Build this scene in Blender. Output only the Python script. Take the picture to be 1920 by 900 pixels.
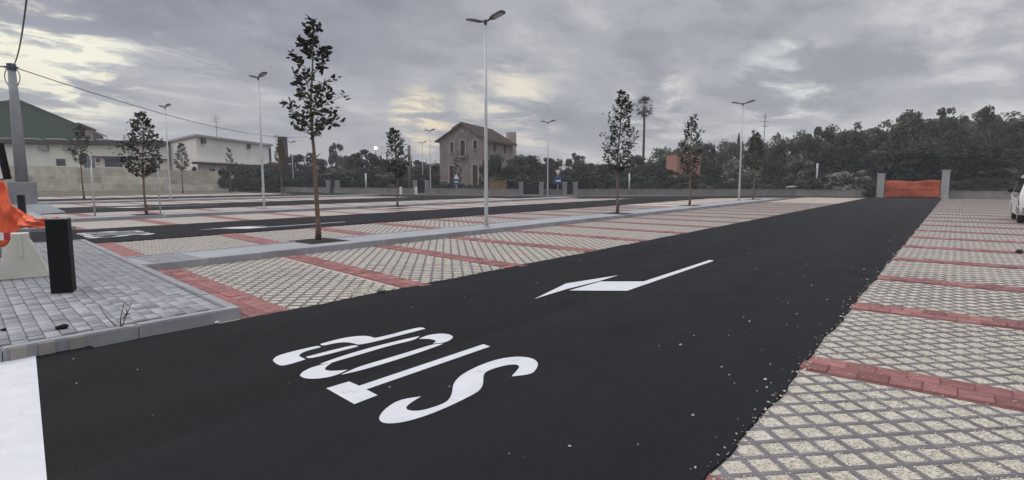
import bpy, bmesh, math, random
import numpy as np
from mathutils import Vector, Matrix
R = random.Random(7); NR = np.random.RandomState(7)
SC = bpy.context.scene; COL = SC.collection
for o in list(bpy.data.objects): bpy.data.objects.remove(o)

# ------------------------------------------------------------------ camera
F, HZ, EYE = 1050.0, 338.0, 1.5
PITCH = math.atan((450 - HZ) / F)
YAW = math.radians(38.335)                       # the access road runs along +Y; the camera looks to its left
CP, SP = math.cos(PITCH), math.sin(PITCH); CY, SY = math.cos(YAW), math.sin(YAW)
cam_d = bpy.data.cameras.new('camera'); cam = bpy.data.objects.new('camera', cam_d); COL.objects.link(cam)
cam.location = (0, 0, EYE); cam.rotation_euler = (math.pi/2 - PITCH, 0, YAW)
cam_d.sensor_width = 36; cam_d.lens = F/1920*36; cam_d.clip_start = 0.05; cam_d.clip_end = 6000
SC.camera = cam

def lvl(x, y):
    a = (x-960)/F; b = (450-y)/F
    return a, CP + b*SP, -SP + b*CP
def rot(r, d): return r*CY - d*SY, r*SY + d*CY
def G(x, y, z=0.0):                              # a pixel of the photograph -> the point of the level z it shows
    r, d, u = lvl(x, y); t = (z-EYE)/u
    return rot(r*t, d*t)
def W(x, D):                                     # plan position at picture column x, D metres ahead
    return rot((x-960)/F*CP*D, D)
def Z(y, D):                                     # height seen at picture row y, D metres ahead
    r, d, u = lvl(960, y); return EYE + u/d*D
def dirpx(x, y):
    r, d, u = lvl(x, y); X, Y = rot(r, d); return Vector((X, Y, u)).normalized()

# ------------------------------------------------------------------ world and sun (overcast dusk)
SC.view_settings.view_transform = 'Standard'; SC.view_settings.look = 'None'
SC.view_settings.exposure = 0.0; SC.view_settings.gamma = 1.0
SUN_EL, SUN_AZ = math.radians(34), math.radians(118)      # azimuth measured from +Y towards -X (to the left, a little behind)
world = bpy.data.worlds.new('World'); SC.world = world; world.use_nodes = True
class NT:                                        # tiny node helper
    def __init__(s, tree): s.t = tree; s.n = tree.nodes; s.l = tree.links
    def add(s, kind, **kw):
        n = s.n.new(kind)
        for k, v in kw.items(): setattr(n, k, v)
        return n
    def put(s, sock, v):
        if hasattr(v, 'is_output') or isinstance(v, bpy.types.NodeSocket): s.l.new(v, sock)
        elif v is not None: sock.default_value = v
    def math(s, op, a, b=None, c=None, clamp=False):
        n = s.add('ShaderNodeMath', operation=op, use_clamp=clamp)
        s.put(n.inputs[0], a); s.put(n.inputs[1], b)
        if c is not None: s.put(n.inputs[2], c)
        return n.outputs[0]
    def vmath(s, op, a, b=None):
        n = s.add('ShaderNodeVectorMath', operation=op); s.put(n.inputs[0], a); s.put(n.inputs[1], b)
        return n
    def noise(s, vec, scale, detail=4, rough=.55, dist=0.0):
        n = s.add('ShaderNodeTexNoise'); s.put(n.inputs['Vector'], vec)
        n.inputs['Scale'].default_value = scale; n.inputs['Detail'].default_value = detail
        n.inputs['Roughness'].default_value = rough; n.inputs['Distortion'].default_value = dist
        return n.outputs[0]
    def ramp(s, f, stops, interp='LINEAR'):
        n = s.add('ShaderNodeValToRGB'); s.put(n.inputs[0], f); r = n.color_ramp; r.interpolation = interp
        while len(r.elements) < len(stops): r.elements.new(.5)
        for e, (p, c) in zip(r.elements, stops): e.position = p; e.color = (*c, 1) if len(c) == 3 else c
        return n.outputs[0]
    def mix(s, f, a, b, mode='MIX'):
        n = s.add('ShaderNodeMix', data_type='RGBA', blend_type=mode)
        s.put(n.inputs[0], f); s.put(n.inputs[6], a); s.put(n.inputs[7], b)
        return n.outputs[2]
    def maprange(s, v, a, b, c=0.0, d=1.0, smooth=True):
        n = s.add('ShaderNodeMapRange'); n.interpolation_type = 'SMOOTHSTEP' if smooth else 'LINEAR'
        s.put(n.inputs[0], v)
        for i, q in zip((1, 2, 3, 4), (a, b, c, d)): n.inputs[i].default_value = q
        return n.outputs[0]
def c4(c): return (c[0], c[1], c[2], 1.0)

def build_world():
    t = NT(world.node_tree); t.n.clear()
    out = t.add('ShaderNodeOutputWorld'); bg = t.add('ShaderNodeBackground')
    bg.inputs[1].default_value = 0.1
    sky = t.add('ShaderNodeTexSky', sky_type='NISHITA', sun_disc=False)
    sky.sun_elevation = SUN_EL; sky.sun_rotation = -SUN_AZ
    tc = t.add('ShaderNodeTexCoord'); d = t.vmath('NORMALIZE', tc.outputs['Generated']).outputs[0]
    sx = t.add('ShaderNodeSeparateXYZ'); t.put(sx.inputs[0], d)
    up = t.math('MAXIMUM', sx.outputs[2], 0.0)
    den = t.math('ADD', up, 0.16)
    # cloud layer: the direction projected on a plane overhead, streaked along the road axis
    px, py = t.math('DIVIDE', sx.outputs[0], den), t.math('DIVIDE', sx.outputs[1], den)
    cv = t.add('ShaderNodeCombineXYZ'); t.put(cv.inputs[0], px); t.put(cv.inputs[1], py)
    mp = t.add('ShaderNodeMapping'); t.put(mp.inputs[0], cv.outputs[0])
    mp.inputs['Rotation'].default_value = (0, 0, math.radians(-14)); mp.inputs['Scale'].default_value = (0.72, 0.50, 1)
    mp.inputs['Location'].default_value = (3.1, 1.7, 0)
    p = mp.outputs[0]
    n1 = t.noise(p, 1.45, 8, .6, .25); n2 = t.noise(p, 4.2, 9, .62, .35); n3 = t.noise(p, .5, 3, .5, .2)
    s = t.math('ADD', t.math('MULTIPLY', n1, .55), t.math('ADD', t.math('MULTIPLY', n2, .22), t.math('MULTIPLY', n3, .33)))
    c = t.ramp(s, [(.41, (.245, .252, .298)), (.48, (.315, .322, .365)), (.55, (.415, .42, .452)), (.61, (.54, .545, .56)), (.70, (.75, .75, .745))], 'EASE')
    # thin places in the cloud where the low sun comes through
    for (x, y, w, gain, col) in SPOTS:
        dt = t.vmath('DOT_PRODUCT', d, tuple(dirpx(x, y))).outputs['Value']
        m = t.maprange(dt, math.cos(w), 1.0)
        m = t.math('MULTIPLY', m, t.maprange(t.math('ADD', n2, t.math('MULTIPLY', n1, .6)), .74, .98))
        c = t.mix(t.math('MULTIPLY', m, gain, clamp=True), c, c4(col))
    # an overcast sky is brighter overhead than at the horizon
    g = t.math('MULTIPLY_ADD', t.maprange(up, .30, 1.0, 0, 1), ZEN, 1.0)
    cc = t.vmath('SCALE', c); t.put(cc.inputs['Scale'], t.math('MULTIPLY', g, 10.5))
    fin = t.mix(0.93, sky.outputs[0], cc.outputs[0])
    t.put(bg.inputs[0], fin); t.put(out.inputs[0], bg.outputs[0])
ZEN = 3.6; HAZE = .0010
SPOTS = [(70, 64, .15, 2.4, (1.0, .96, .78)), (5, 235, .12, 1.3, (.95, .89, .70)), (215, 160, .035, 1.6, (.98, .92, .70)),
         (785, 214, .06, 1.7, (.92, .79, .58)), (815, 262, .05, 1.3, (.90, .74, .52)), (950, 214, .11, 1.2, (.86, .78, .64)),
         (1480, 165, .10, 1.2, (.76, .79, .76)), (1870, 45, .20, .6, (.72, .72, .72)),
         (330, 25, .14, .8, (.70, .70, .68)), (1230, 200, .08, 1.2, (.74, .72, .69))]
build_world()
sd = bpy.data.lights.new('sun', 'SUN'); sd.energy = 0.9; sd.angle = math.radians(35); sd.color = (1, .93, .82)
sun = bpy.data.objects.new('sun', sd); COL.objects.link(sun)
sdir = Vector((-math.sin(SUN_AZ)*math.cos(SUN_EL), math.cos(SUN_AZ)*math.cos(SUN_EL), math.sin(SUN_EL)))
sun.rotation_euler = sdir.to_track_quat('Z', 'Y').to_euler(); sun.location = (-20, 20, 60)

# ------------------------------------------------------------------ materials
MATS = {}
def M(name, col, rough=.85, var=.18, scale=3.0, bump=.15, bscale=60.0, col2=None, rnd=0.0, spec=.35, metal=0.0, detail=5, coord='Object', dist=.01):
    if name in MATS: return MATS[name]
    m = bpy.data.materials.new(name); m.use_nodes = True; t = NT(m.node_tree)
    b = t.n['Principled BSDF']
    tc = t.add('ShaderNodeTexCoord'); v = tc.outputs[coord]
    col2 = col2 or tuple(min(1, c*(1+var)) for c in col); c1 = col if col2 is None else tuple(c*(1-var) for c in col)
    n = t.noise(v, scale, detail, .6)
    c = t.ramp(n, [(.3, c1), (.7, col2)])
    if rnd:
        oi = t.add('ShaderNodeObjectInfo')
        hv = t.add('ShaderNodeHueSaturation'); t.put(hv.inputs['Color'], c)
        t.put(hv.inputs['Value'], t.maprange(oi.outputs['Random'], 0, 1, 1-rnd, 1+rnd, False)); c = hv.outputs[0]
    t.put(b.inputs['Base Color'], c)
    b.inputs['Roughness'].default_value = rough; b.inputs['Specular IOR Level'].default_value = spec; b.inputs['Metallic'].default_value = metal
    if bump:
        bn = t.add('ShaderNodeBump'); bn.inputs['Strength'].default_value = bump; bn.inputs['Distance'].default_value = dist
        t.put(bn.inputs['Height'], t.noise(v, bscale, 4, .6)); t.put(b.inputs['Normal'], bn.outputs[0])
    MATS[name] = m; return m

def asphalt_mat():
    m = bpy.data.materials.new('asphalt'); m.use_nodes = True; t = NT(m.node_tree); b = t.n['Principled BSDF']
    v = t.add('ShaderNodeTexCoord').outputs['Object']
    mp = t.add('ShaderNodeMapping'); t.put(mp.inputs[0], v); mp.inputs['Scale'].default_value = (1.1, .12, 1)
    big = t.noise(mp.outputs[0], 1.0, 5, .6); mid = t.noise(v, 1.7, 6, .65); fine = t.noise(v, 140, 3, .7)
    vo = t.add('ShaderNodeTexVoronoi'); t.put(vo.inputs['Vector'], v); vo.inputs['Scale'].default_value = 95
    s = t.math('ADD', t.math('MULTIPLY', big, .5), t.math('ADD', t.math('MULTIPLY', mid, .35), t.math('MULTIPLY', fine, .25)))
    c = t.ramp(s, [(.34, (.0060, .0061, .0067)), (.55, (.0105, .0106, .0116)), (.76, (.0200, .0202, .022))])
    chip = t.maprange(vo.outputs['Color'], .86, .97); c = t.mix(t.math('MULTIPLY', chip, .45), c, c4((.045, .045, .048)))
    sx = t.add('ShaderNodeSeparateXYZ'); t.put(sx.inputs[0], v); sm = t.maprange(t.math('ADD', sx.outputs[0], t.math('MULTIPLY', mid, .05)), -3.44, -3.36, 0, .35); c = t.mix(sm, c, c4((.019, .019, .0215)))
    t.put(b.inputs['Base Color'], c); b.inputs['Specular IOR Level'].default_value = .14
    t.put(b.inputs['Roughness'], t.maprange(mid, .3, .7, .78, .92))
    bn = t.add('ShaderNodeBump'); bn.inputs['Strength'].default_value = .55; bn.inputs['Distance'].default_value = .006
    t.put(bn.inputs['Height'], t.math('ADD', fine, t.math('MULTIPLY', vo.outputs['Distance'], 1.2))); t.put(b.inputs['Normal'], bn.outputs[0])
    return m
def gravel_mat(name, far=False):
    m = bpy.data.materials.new(name); m.use_nodes = True; t = NT(m.node_tree); b = t.n['Principled BSDF']
    v = t.add('ShaderNodeTexCoord').outputs['Object']
    vo = t.add('ShaderNodeTexVoronoi'); t.put(vo.inputs['Vector'], v); vo.inputs['Scale'].default_value = 85
    big = t.noise(v, 1.3, 5, .6)
    c = t.ramp(vo.outputs['Color'], [(.05, (.25, .215, .17)), (.3, (.48, .435, .36)), (.7, (.60, .55, .47)), (1, (.75, .71, .63))])
    c = t.mix(t.maprange(big, .35, .7, 0, .4), c, c4((.50, .44, .325)))
    c = t.mix(t.maprange(t.noise(v, 5.5, 3, .6), .5, .75, 0, .55), c, c4((.33, .285, .215)))
    dirt = t.maprange(t.noise(v, 9, 4, .65), .62, .78, 0, .6); c = t.mix(dirt, c, c4((.20, .17, .12)))
    if far:                                      # the lattice seen from too far away to tell its bars apart
        mp = t.add('ShaderNodeMapping'); t.put(mp.inputs[0], v); mp.inputs['Rotation'].default_value = (0, 0, math.pi/4)
        sx = t.add('ShaderNodeSeparateXYZ'); t.put(sx.inputs[0], mp.outputs[0])
        f = lambda q: t.math('LESS_THAN', t.math('FRACT', t.math('DIVIDE', q, .165)), .27)
        bars = t.math('MAXIMUM', f(sx.outputs[0]), f(sx.outputs[1])); c = t.mix(bars, c, c4((.235, .215, .215)))
    t.put(b.inputs['Base Color'], c); b.inputs['Roughness'].default_value = .95; b.inputs['Specular IOR Level'].default_value = .2
    bn = t.add('ShaderNodeBump'); bn.inputs['Strength'].default_value = .8; bn.inputs['Distance'].default_value = .008
    t.put(bn.inputs['Height'], vo.outputs['Distance']); t.put(b.inputs['Normal'], bn.outputs[0])
    return m
def foliage_mat(name, a, b_, dry=None, rnd=.25):
    m = bpy.data.materials.new(name); m.use_nodes = True; t = NT(m.node_tree); b = t.n['Principled BSDF']
    ge = t.add('ShaderNodeNewGeometry'); v = ge.outputs['Position']
    c = t.ramp(t.noise(v, .55, 4, .65), [(.32, a), (.68, b_)])
    if dry: c = t.mix(t.maprange(t.noise(v, .22, 3, .6), .5, .7), c, c4(dry))
    oi = t.add('ShaderNodeObjectInfo'); hv = t.add('ShaderNodeHueSaturation'); t.put(hv.inputs['Color'], c)
    t.put(hv.inputs['Value'], t.maprange(oi.outputs['Random'], 0, 1, 1-rnd, 1+rnd, False))
    t.put(b.inputs['Base Color'], hv.outputs[0]); b.inputs['Roughness'].default_value = .75; b.inputs['Specular IOR Level'].default_value = .12
    return m
m_asph = asphalt_mat(); m_grav = gravel_mat('gravel'); m_gravfar = gravel_mat('gravel_lattice_far', True)
m_paint = M('road_paint', (.60, .605, .62), .6, .06, 6, .12, 160)
def wear(m):
    t = NT(m.node_tree); b = t.n['Principled BSDF']; v = t.add('ShaderNodeTexCoord').outputs['Object']
    src = b.inputs['Base Color'].links[0].from_socket
    k = t.math('ADD', t.math('MULTIPLY', t.noise(v, 170, 3, .7), .6), t.math('MULTIPLY', t.noise(v, 4.5, 5, .65), .5))
    c = t.mix(t.maprange(k, .64, .72, 0, .7), src, c4((.05, .05, .055)))
    c = t.mix(t.maprange(t.noise(v, 1.6, 5, .65), .5, .8, 0, .22), c, c4((.40, .39, .37)))
    t.put(b.inputs['Base Color'], c)
wear(m_paint)
m_grid = M('grid_concrete', (.165, .152, .155), .9, .22, 2.5, .3, 130, rnd=.14)
m_brick = M('red_brick', (.25, .110, .102), .88, .28, 9, .4, 110, rnd=.3)
m_brickfar = M('red_brick_bed', (.26, .115, .107), .9, .25, 3, .2, 60)
m_block = M('grey_block', (.255, .26, .268), .85, .22, 5, .3, 110, rnd=.3)
m_joint = M('joint_sand', (.17, .17, .175), .95, .2, 20, .2, 90)
m_kerb = M('kerb_concrete', (.27, .272, .285), .85, .14, 4, .25, 120, rnd=.1)
m_mortar = M('tan_mortar', (.285, .26, .235), .9, .12, 9, .2, 80)
m_conc = M('median_concrete', (.31, .315, .325), .85, .12, 1.6, .2, 90)
m_wallc = M('wall_concrete', (.46, .42, .34), .9, .25, .9, .35, 12, rnd=.2)
m_lowwall = M('low_wall_concrete', (.205, .195, .19), .9, .2, 1.2, .2, 30)
m_soil = M('dark_soil', (.022, .017, .015), .95, .35, 14, .8, 40, dist=.03)
m_black = M('black_paint', (.0055, .0057, .0065), .6, .25, 5, .08, 50, spec=.2)
m_side = M('galvanised_edge', (.22, .21, .20), .7, .2, 6, .1, 60)
m_cream = M('cream_plastic', (.56, .54, .465), .7, .1, 5, .15, 40)
m_net = M('orange_net', (.80, .125, .045), .6, .22, 6, .35, 45)
m_netfar = M('orange_net_dusty', (.40, .09, .045), .7, .25, 1.5, .3, 12)
m_galv = M('galvanised_steel', (.50, .51, .53), .5, .08, 3, .05, 60, metal=.35)
m_head = M('lamp_head_grey', (.06, .063, .07), .5, .1, 4, .03, 30)
m_lens = M('lamp_glass', (.30, .31, .32), .2, .05, 4, 0)
m_polec = M('pole_concrete', (.25, .255, .265), .85, .15, 1.5, .15, 40)
m_cable = M('cable_black', (.075, .078, .082), .6, .1, 5, 0)
m_bark = M('sapling_bark', (.16, .105, .08), .9, .3, 12, .5, 40)
m_barkd = M('dark_bark', (.05, .04, .033), .95, .3, 3, .5, 12)
m_leafn = foliage_mat('sapling_leaf', (.022, .027, .018), (.062, .066, .042), rnd=.4)
m_leafy = foliage_mat('autumn_leaf', (.05, .045, .02), (.13, .085, .03), rnd=.3)
m_fol = [foliage_mat('foliage_dark', (.024, .031, .022), (.054, .064, .045), rnd=.35), foliage_mat('foliage_mid', (.040, .046, .032), (.085, .09, .062), (.088, .076, .056), rnd=.4),  # mid foliage lightened to imitate haze over the right-hand trees
         foliage_mat('foliage_dusty', (.07, .072, .055), (.20, .195, .16), (.24, .225, .19)), foliage_mat('foliage_brown', (.045, .04, .03), (.085, .074, .055))]
m_white = M('white_plaster', (.74, .71, .63), .9, .1, .4, .15, 8)
m_white2 = M('grey_white_plaster', (.66, .62, .585), .9, .1, .35, .15, 8)
m_roofd = M('dark_roof_edge', (.045, .042, .042), .85, .3, 1, .2, 6)
m_green = M('green_sheet', (.024, .066, .028), .7, .15, .25, .1, 3)
m_ochre = M('ochre_plaster', (.30, .22, .13), .9, .15, .7, .1, 8)
m_stone = M('farmhouse_stone', (.25, .20, .18), .95, .3, .9, .8, 4.5, dist=.08)
m_trim = M('pale_stone_trim', (.38, .32, .285), .9, .12, 3, .2, 20)
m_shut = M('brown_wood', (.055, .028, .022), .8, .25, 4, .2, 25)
m_tile = M('old_roof_tile', (.155, .12, .10), .9, .3, 2.2, .5, 9, dist=.05)
m_dglass = M('dark_glass', (.018, .02, .024), .15, .1, 2, 0, spec=.5)
m_sheet = M('rusty_sheet', (.21, .12, .075), .8, .3, 1.2, .1, 8)
m_bluegrey = M('blue_grey_metal', (.06, .075, .10), .6, .15, 2, .05, 20)
m_dirt = M('dirt_ground', (.105, .088, .066), .95, .3, .35, .4, 6, col2=(.13, .12, .085), dist=.05)
m_dry = M('dry_grass_bank', (.075, .07, .05), .95, .35, .5, .6, 4, dist=.1)
m_carw = M('white_car_paint', (.66, .66, .65), .3, .03, 2, 0, spec=.5)
m_tyre = M('tyre_rubber', (.016, .016, .017), .85, .2, 8, .1, 60)
m_rim = M('wheel_rim', (.30, .30, .31), .4, .1, 4, 0, metal=.7)
m_red = M('red_lens', (.22, .02, .02), .3, .1, 4, 0)
m_signw = M('sign_white', (.72, .72, .73), .5, .04, 4, 0)
m_signr = M('sign_red', (.42, .04, .04), .5, .08, 4, 0)
m_signb = M('sign_blue', (.03, .075, .19), .5, .08, 4, 0)
m_pink = M('orange_plaster', (.34, .18, .145), .9, .15, .6, .1, 5)
m_twig = M('dry_twig', (.20, .125, .11), .9, .2, 30, .2, 60)
m_stone2 = M('loose_stone', (.60, .565, .475), .9, .32, 35, 0)
m_wood = M('weathered_wood', (.15, .13, .115), .9, .2, 2, .2, 20)

# ------------------------------------------------------------------ builders
class MB:
    def __init__(s): s.v = []; s.f = []
    def add(s, vs, fs):
        n = len(s.v); s.v += [tuple(v) for v in vs]; s.f += [tuple(i+n for i in f) for f in fs]; return s
    def box(s, x0, x1, y0, y1, z0, z1, m=None):
        vs = [Vector(q) for q in ((x0,y0,z0),(x1,y0,z0),(x1,y1,z0),(x0,y1,z0),(x0,y0,z1),(x1,y0,z1),(x1,y1,z1),(x0,y1,z1))]
        if m: vs = [m @ q for q in vs]
        return s.add(vs, [(0,3,2,1),(4,5,6,7),(0,1,5,4),(1,2,6,5),(2,3,7,6),(3,0,4,7)])
    def prism(s, poly, z0, z1, m=None):          # poly in x,y (CCW) extruded in z
        n = len(poly); vs = [Vector((x, y, z0)) for x, y in poly] + [Vector((x, y, z1)) for x, y in poly]
        if m: vs = [m @ q for q in vs]
        return s.add(vs, [tuple(range(n-1, -1, -1)), tuple(range(n, 2*n))] + [(i, (i+1) % n, (i+1) % n+n, i+n) for i in range(n)])
    def tube(s, pts, rads, k=8, cap=True):
        pts = [Vector(p) for p in pts]; n0 = len(s.v); rings = []
        if not hasattr(rads, '__len__'): rads = [rads]*len(pts)
        prev = None
        for i, p in enumerate(pts):
            d = (pts[min(i+1, len(pts)-1)] - pts[max(i-1, 0)]).normalized()
            if prev is None: a = d.orthogonal().normalized()
            else: a = (prev - d*prev.dot(d)).normalized()
            prev = a; b = d.cross(a)
            for j in range(k):
                q = 2*math.pi*j/k; s.v.append(tuple(p + (a*math.cos(q) + b*math.sin(q))*rads[i]))
        for i in range(len(pts)-1):
            for j in range(k):
                a0 = n0+i*k+j; a1 = n0+i*k+(j+1) % k; s.f.append((a0, a1, a1+k, a0+k))
        if cap:
            s.f.append(tuple(range(n0+k-1, n0-1, -1))); e = n0+(len(pts)-1)*k; s.f.append(tuple(range(e, e+k)))
        return s
    def mesh(s, name, mat, smooth=False):
        me = bpy.data.meshes.new(name); me.from_pydata(s.v, [], s.f); me.update()
        if mat: me.materials.append(mat)
        if smooth: me.shade_smooth()
        return me
    def build(s, name, mat, parent=None, smooth=False, bevel=0.0, **kw):
        o = link(name, s.mesh(name, mat, smooth), parent, **kw)
        if bevel:
            bv = o.modifiers.new('bevel', 'BEVEL'); bv.width = bevel; bv.segments = 2; bv.limit_method = 'ANGLE'
        return o
def link(name, data, parent=None, loc=None, rz=0.0, label=None, cat=None, group=None, kind=None):
    o = bpy.data.objects.new(name, data); COL.objects.link(o)
    if parent: o.parent = parent
    if loc is not None: o.location = loc
    if rz: o.rotation_euler = (0, 0, rz)
    if label: o['label'] = label
    if cat: o['category'] = cat
    if group: o['group'] = group
    if kind: o['kind'] = kind
    return o
def thing(name, label, cat, loc=(0,0,0), rz=0.0, group=None): return link(name, None, None, loc, rz, label, cat, group)
def copy_tree(o, loc, rz, label, scale=None):
    r = o.copy(); COL.objects.link(r); r.location = loc; r.rotation_euler = (0, 0, rz); r['label'] = label
    if scale: r.scale = scale
    def rec(src, dst):
        for ch in src.children:
            c = ch.copy(); COL.objects.link(c); c.parent = dst; rec(ch, c)
    rec(o, r); return r
def np_mesh(name, v, f, mat, smooth=False):      # v (n,3), f (m,k) arrays
    me = bpy.data.meshes.new(name); n, (m, k) = len(v), f.shape
    me.vertices.add(n); me.vertices.foreach_set('co', np.asarray(v, np.float32).ravel())
    me.loops.add(m*k); me.loops.foreach_set('vertex_index', np.asarray(f, np.int32).ravel())
    me.polygons.add(m); me.polygons.foreach_set('loop_start', np.arange(0, m*k, k, dtype=np.int32))
    try: me.polygons.foreach_set('loop_total', np.full(m, k, np.int32))
    except Exception: pass
    me.update(calc_edges=True); me.materials.append(mat)
    return me
def sheet(name, poly, z, mat, parent=None, **kw):
    return MB().add([(x, y, z) for x, y in poly], [tuple(range(len(poly)))]).build(name, mat, parent, **kw)
def clip(poly, region):                          # convex clip, region CCW
    out = poly
    for i in range(len(region)):
        (ax, ay), (bx, by) = region[i], region[(i+1) % len(region)]
        inp, out = out, []
        if not inp: return []
        sd_ = [(bx-ax)*(p[1]-ay) - (by-ay)*(p[0]-ax) for p in inp]
        for j in range(len(inp)):
            p, q, a, b = inp[j-1], inp[j], sd_[j-1], sd_[j]
            if (a >= 0) != (b >= 0): t_ = a/(a-b); out.append((p[0]+(q[0]-p[0])*t_, p[1]+(q[1]-p[1])*t_))
            if b >= 0: out.append(q)
    return out
def ccw(p):
    a = sum(p[i-1][0]*p[i][1]-p[i][0]*p[i-1][1] for i in range(len(p)))
    return p if a > 0 else p[::-1]

# ------------------------------------------------------------------ the ground
ground = sheet('ground', [(-420, -420), (420, -420), (420, 420), (-420, 420)], -0.012, m_dirt, kind='structure')
A_TOP = .022
def wob(y, s): return .012*math.sin(y*2.1+s)+.009*math.sin(y*5.3+s*2)+.006*math.sin(y*11.7+s*3)
def road(x0, x1, y0, y1, wavy=True, n=420):
    mb = MB(); ys = [y0+(y1-y0)*(i/n)**1.6 if i else y0 for i in range(n+1)]
    for i, y in enumerate(ys):
        w0 = wob(y, x0)+R.uniform(-.004, .004) if wavy else 0; w1 = wob(y, x1)+R.uniform(-.004, .004) if wavy else 0
        mb.v += [(x0+w0, y, -.01), (x0+w0+.012, y, A_TOP), (x1+w1-.012, y, A_TOP), (x1+w1, y, -.01)]
    for i in range(n):
        a = i*4; mb.f += [(a, a+4, a+5, a+1)[::-1], (a+1, a+2, a+6, a+5), (a+2, a+3, a+7, a+6)]
    return mb.build('road', m_asph, kind='structure')
XL, XR = -5.93, -0.87
road1 = road(XL, XR, 0.9, 58.2)
street = sheet('street', [(-60, -30), (XR, -30), (XR, .9), (-5.9, .9), (-5.9, 1.5), (-60, 1.5)], A_TOP-.001, m_asph, kind='structure')
lane2 = road(-20.6, -15.9, 1.5, 45, n=120); lane3 = road(-38.0, -31.3, 1.5, 38, n=80); lane4 = road(-56, -50.5, 1.5, 34, n=60)
cross = sheet('road', [(-70, 34.5), (-46, 32), (-27, 37), (-17, 45.5), (-13.0, 54.5), (-5.9, 55.5), (-5.9, 58.2), (-12, 58.2), (-21, 51), (-28.6, 43), (-46, 38.3), (-70, 40)], A_TOP-.004, m_asph, kind='structure')

# painted markings: traced on the tarmac, flat, each a part of the road
def painted(name, polys, orig, sc, parent, label, z=A_TOP+.003):
    mb = MB()
    for p in polys:
        q = [G(orig[0]+x/sc, orig[1]+y/sc, z) for x, y in p]; mb.add([(x, y, z) for x, y in ccw(q)], [tuple(range(len(q)))])
    return mb.build(name, m_paint, parent, label=label)
def smooth_poly(p, it=1, keep=.35):
    for _ in range(it):
        q = []
        for i in range(len(p)):
            a, b, c = Vector(p[i-1]), Vector(p[i]), Vector(p[(i+1) % len(p)])
            ang = (a-b).angle(c-b) if (a-b).length and (c-b).length else 3
            if ang < 1.9: q.append(tuple(b))
            else: q += [tuple(b+(a-b)*.25), tuple(b+(c-b)*.25)]
        p = q
    return p
SP_ = lambda p: smooth_poly(p, 2)
LP = [[(1060,45),(1100,60),(650,176),(600,160),(545,152),(470,160),(385,180),(370,166),(480,135),(580,115),(680,108),(725,116),(755,128)],
      [(270,255),(600,170),(635,182),(300,270)],
      [(360,175),(375,188),(270,215),(230,235),(225,250),(270,272),(110,322),(60,300),(42,278),(60,255),(110,235),(200,212)]]
LO = [[(365,305),(480,262),(700,195),(900,145),(1060,110),(1028,137),(850,177),(650,237),(480,285),(440,300)],
      [(1050,132),(1110,105),(1200,92),(1265,98),(1290,115),(1280,135),(1225,158),(1150,163),(1172,150),(1165,138),(1120,130),(1075,130)],
      [(512,378),(630,325),(800,275),(1000,215),(1150,167),(1225,163),(1100,210),(900,275),(700,335),(560,370)],
      [(450,298),(412,322),(402,342),(430,352),(500,350),(560,343),(500,375),(420,398),(320,408),(255,402),(230,385),(240,365),(290,335),(370,310)]]
LT = [[(412,472),(570,425),(640,455),(1500,167),(1547,183),(690,480),(768,520),(607,582)]]
LS = [[(1695,390),(1750,330),(1745,312),(1700,305),(1600,325),(1520,355),(1500,380),(1500,420),(1495,455),(1470,490),(1420,520),(1300,580),(1150,645),(1000,695),(890,715),(810,715),(775,690),(785,655),(830,605),(920,550),(1070,528),(1000,570),(965,600),(970,620),(1010,630),(1080,625),(1180,595),(1240,570),(1270,540),(1285,500),(1290,450),(1310,415),(1360,370),(1480,310),(1600,270),(1720,252),(1810,257),(1860,275),(1880,300),(1870,335),(1835,375)]]
for nm, L in (('S', LS), ('T', LT), ('O', LO), ('P', LP)):
    painted('painted_letter', [p if nm == 'T' else SP_(p) for p in L], (500, 600), 3.692, road1, 'white stencilled letter %s of STOP on the tarmac' % nm)
ARR = [[(1113,193),(1240,131),(1450,98),(1370,122),(1240,154)], [(1252,159),(1378,123),(1550,123),(1815,37),(1832,40),(1485,160)]]
painted('painted_arrow', ARR, (480, 470), 2.1333, road1, 'white angled turn arrow on the tarmac')
sheet('stop_line', [(-6.12, .52), (-3.3, .02), (-3.3, .61), (-6.10, 1.13)], A_TOP+.003, m_paint, road1)
# the same word and arrow on the next lane, far off
def ground_mark(name, parent, T, polys, orig, sc, label, z):
    mb = MB()
    for p in polys:
        q = ccw([T(*G(orig[0]+x/sc, orig[1]+y/sc, z)) for x, y in p]); mb.add([(x, y, z) for x, y in q], [tuple(range(len(q)))])
    return mb.build(name, m_paint, parent, label=label)
T2 = lambda x, y: (x-14.75, y+2.35)
for nm, L in (('S', LS), ('T', LT), ('O', LO), ('P', LP)):
    ground_mark('painted_letter', lane2, T2, L, (500, 600), 3.692, 'distant letter %s of STOP on the second lane' % nm, A_TOP+.004)
ground_mark('painted_arrow', lane2, lambda x, y: (x-13.6, y+1.6), ARR, (480, 470), 2.1333, 'white turn arrow on the second lane', A_TOP+.004)
ground_mark('painted_arrow', lane3, lambda x, y: (-35.5+(x+3.8)*1.3, 9.3+(y-5.5)*1.3), ARR, (480, 470), 2.1333, 'white turn arrow on the third lane', A_TOP+.004)

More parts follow.
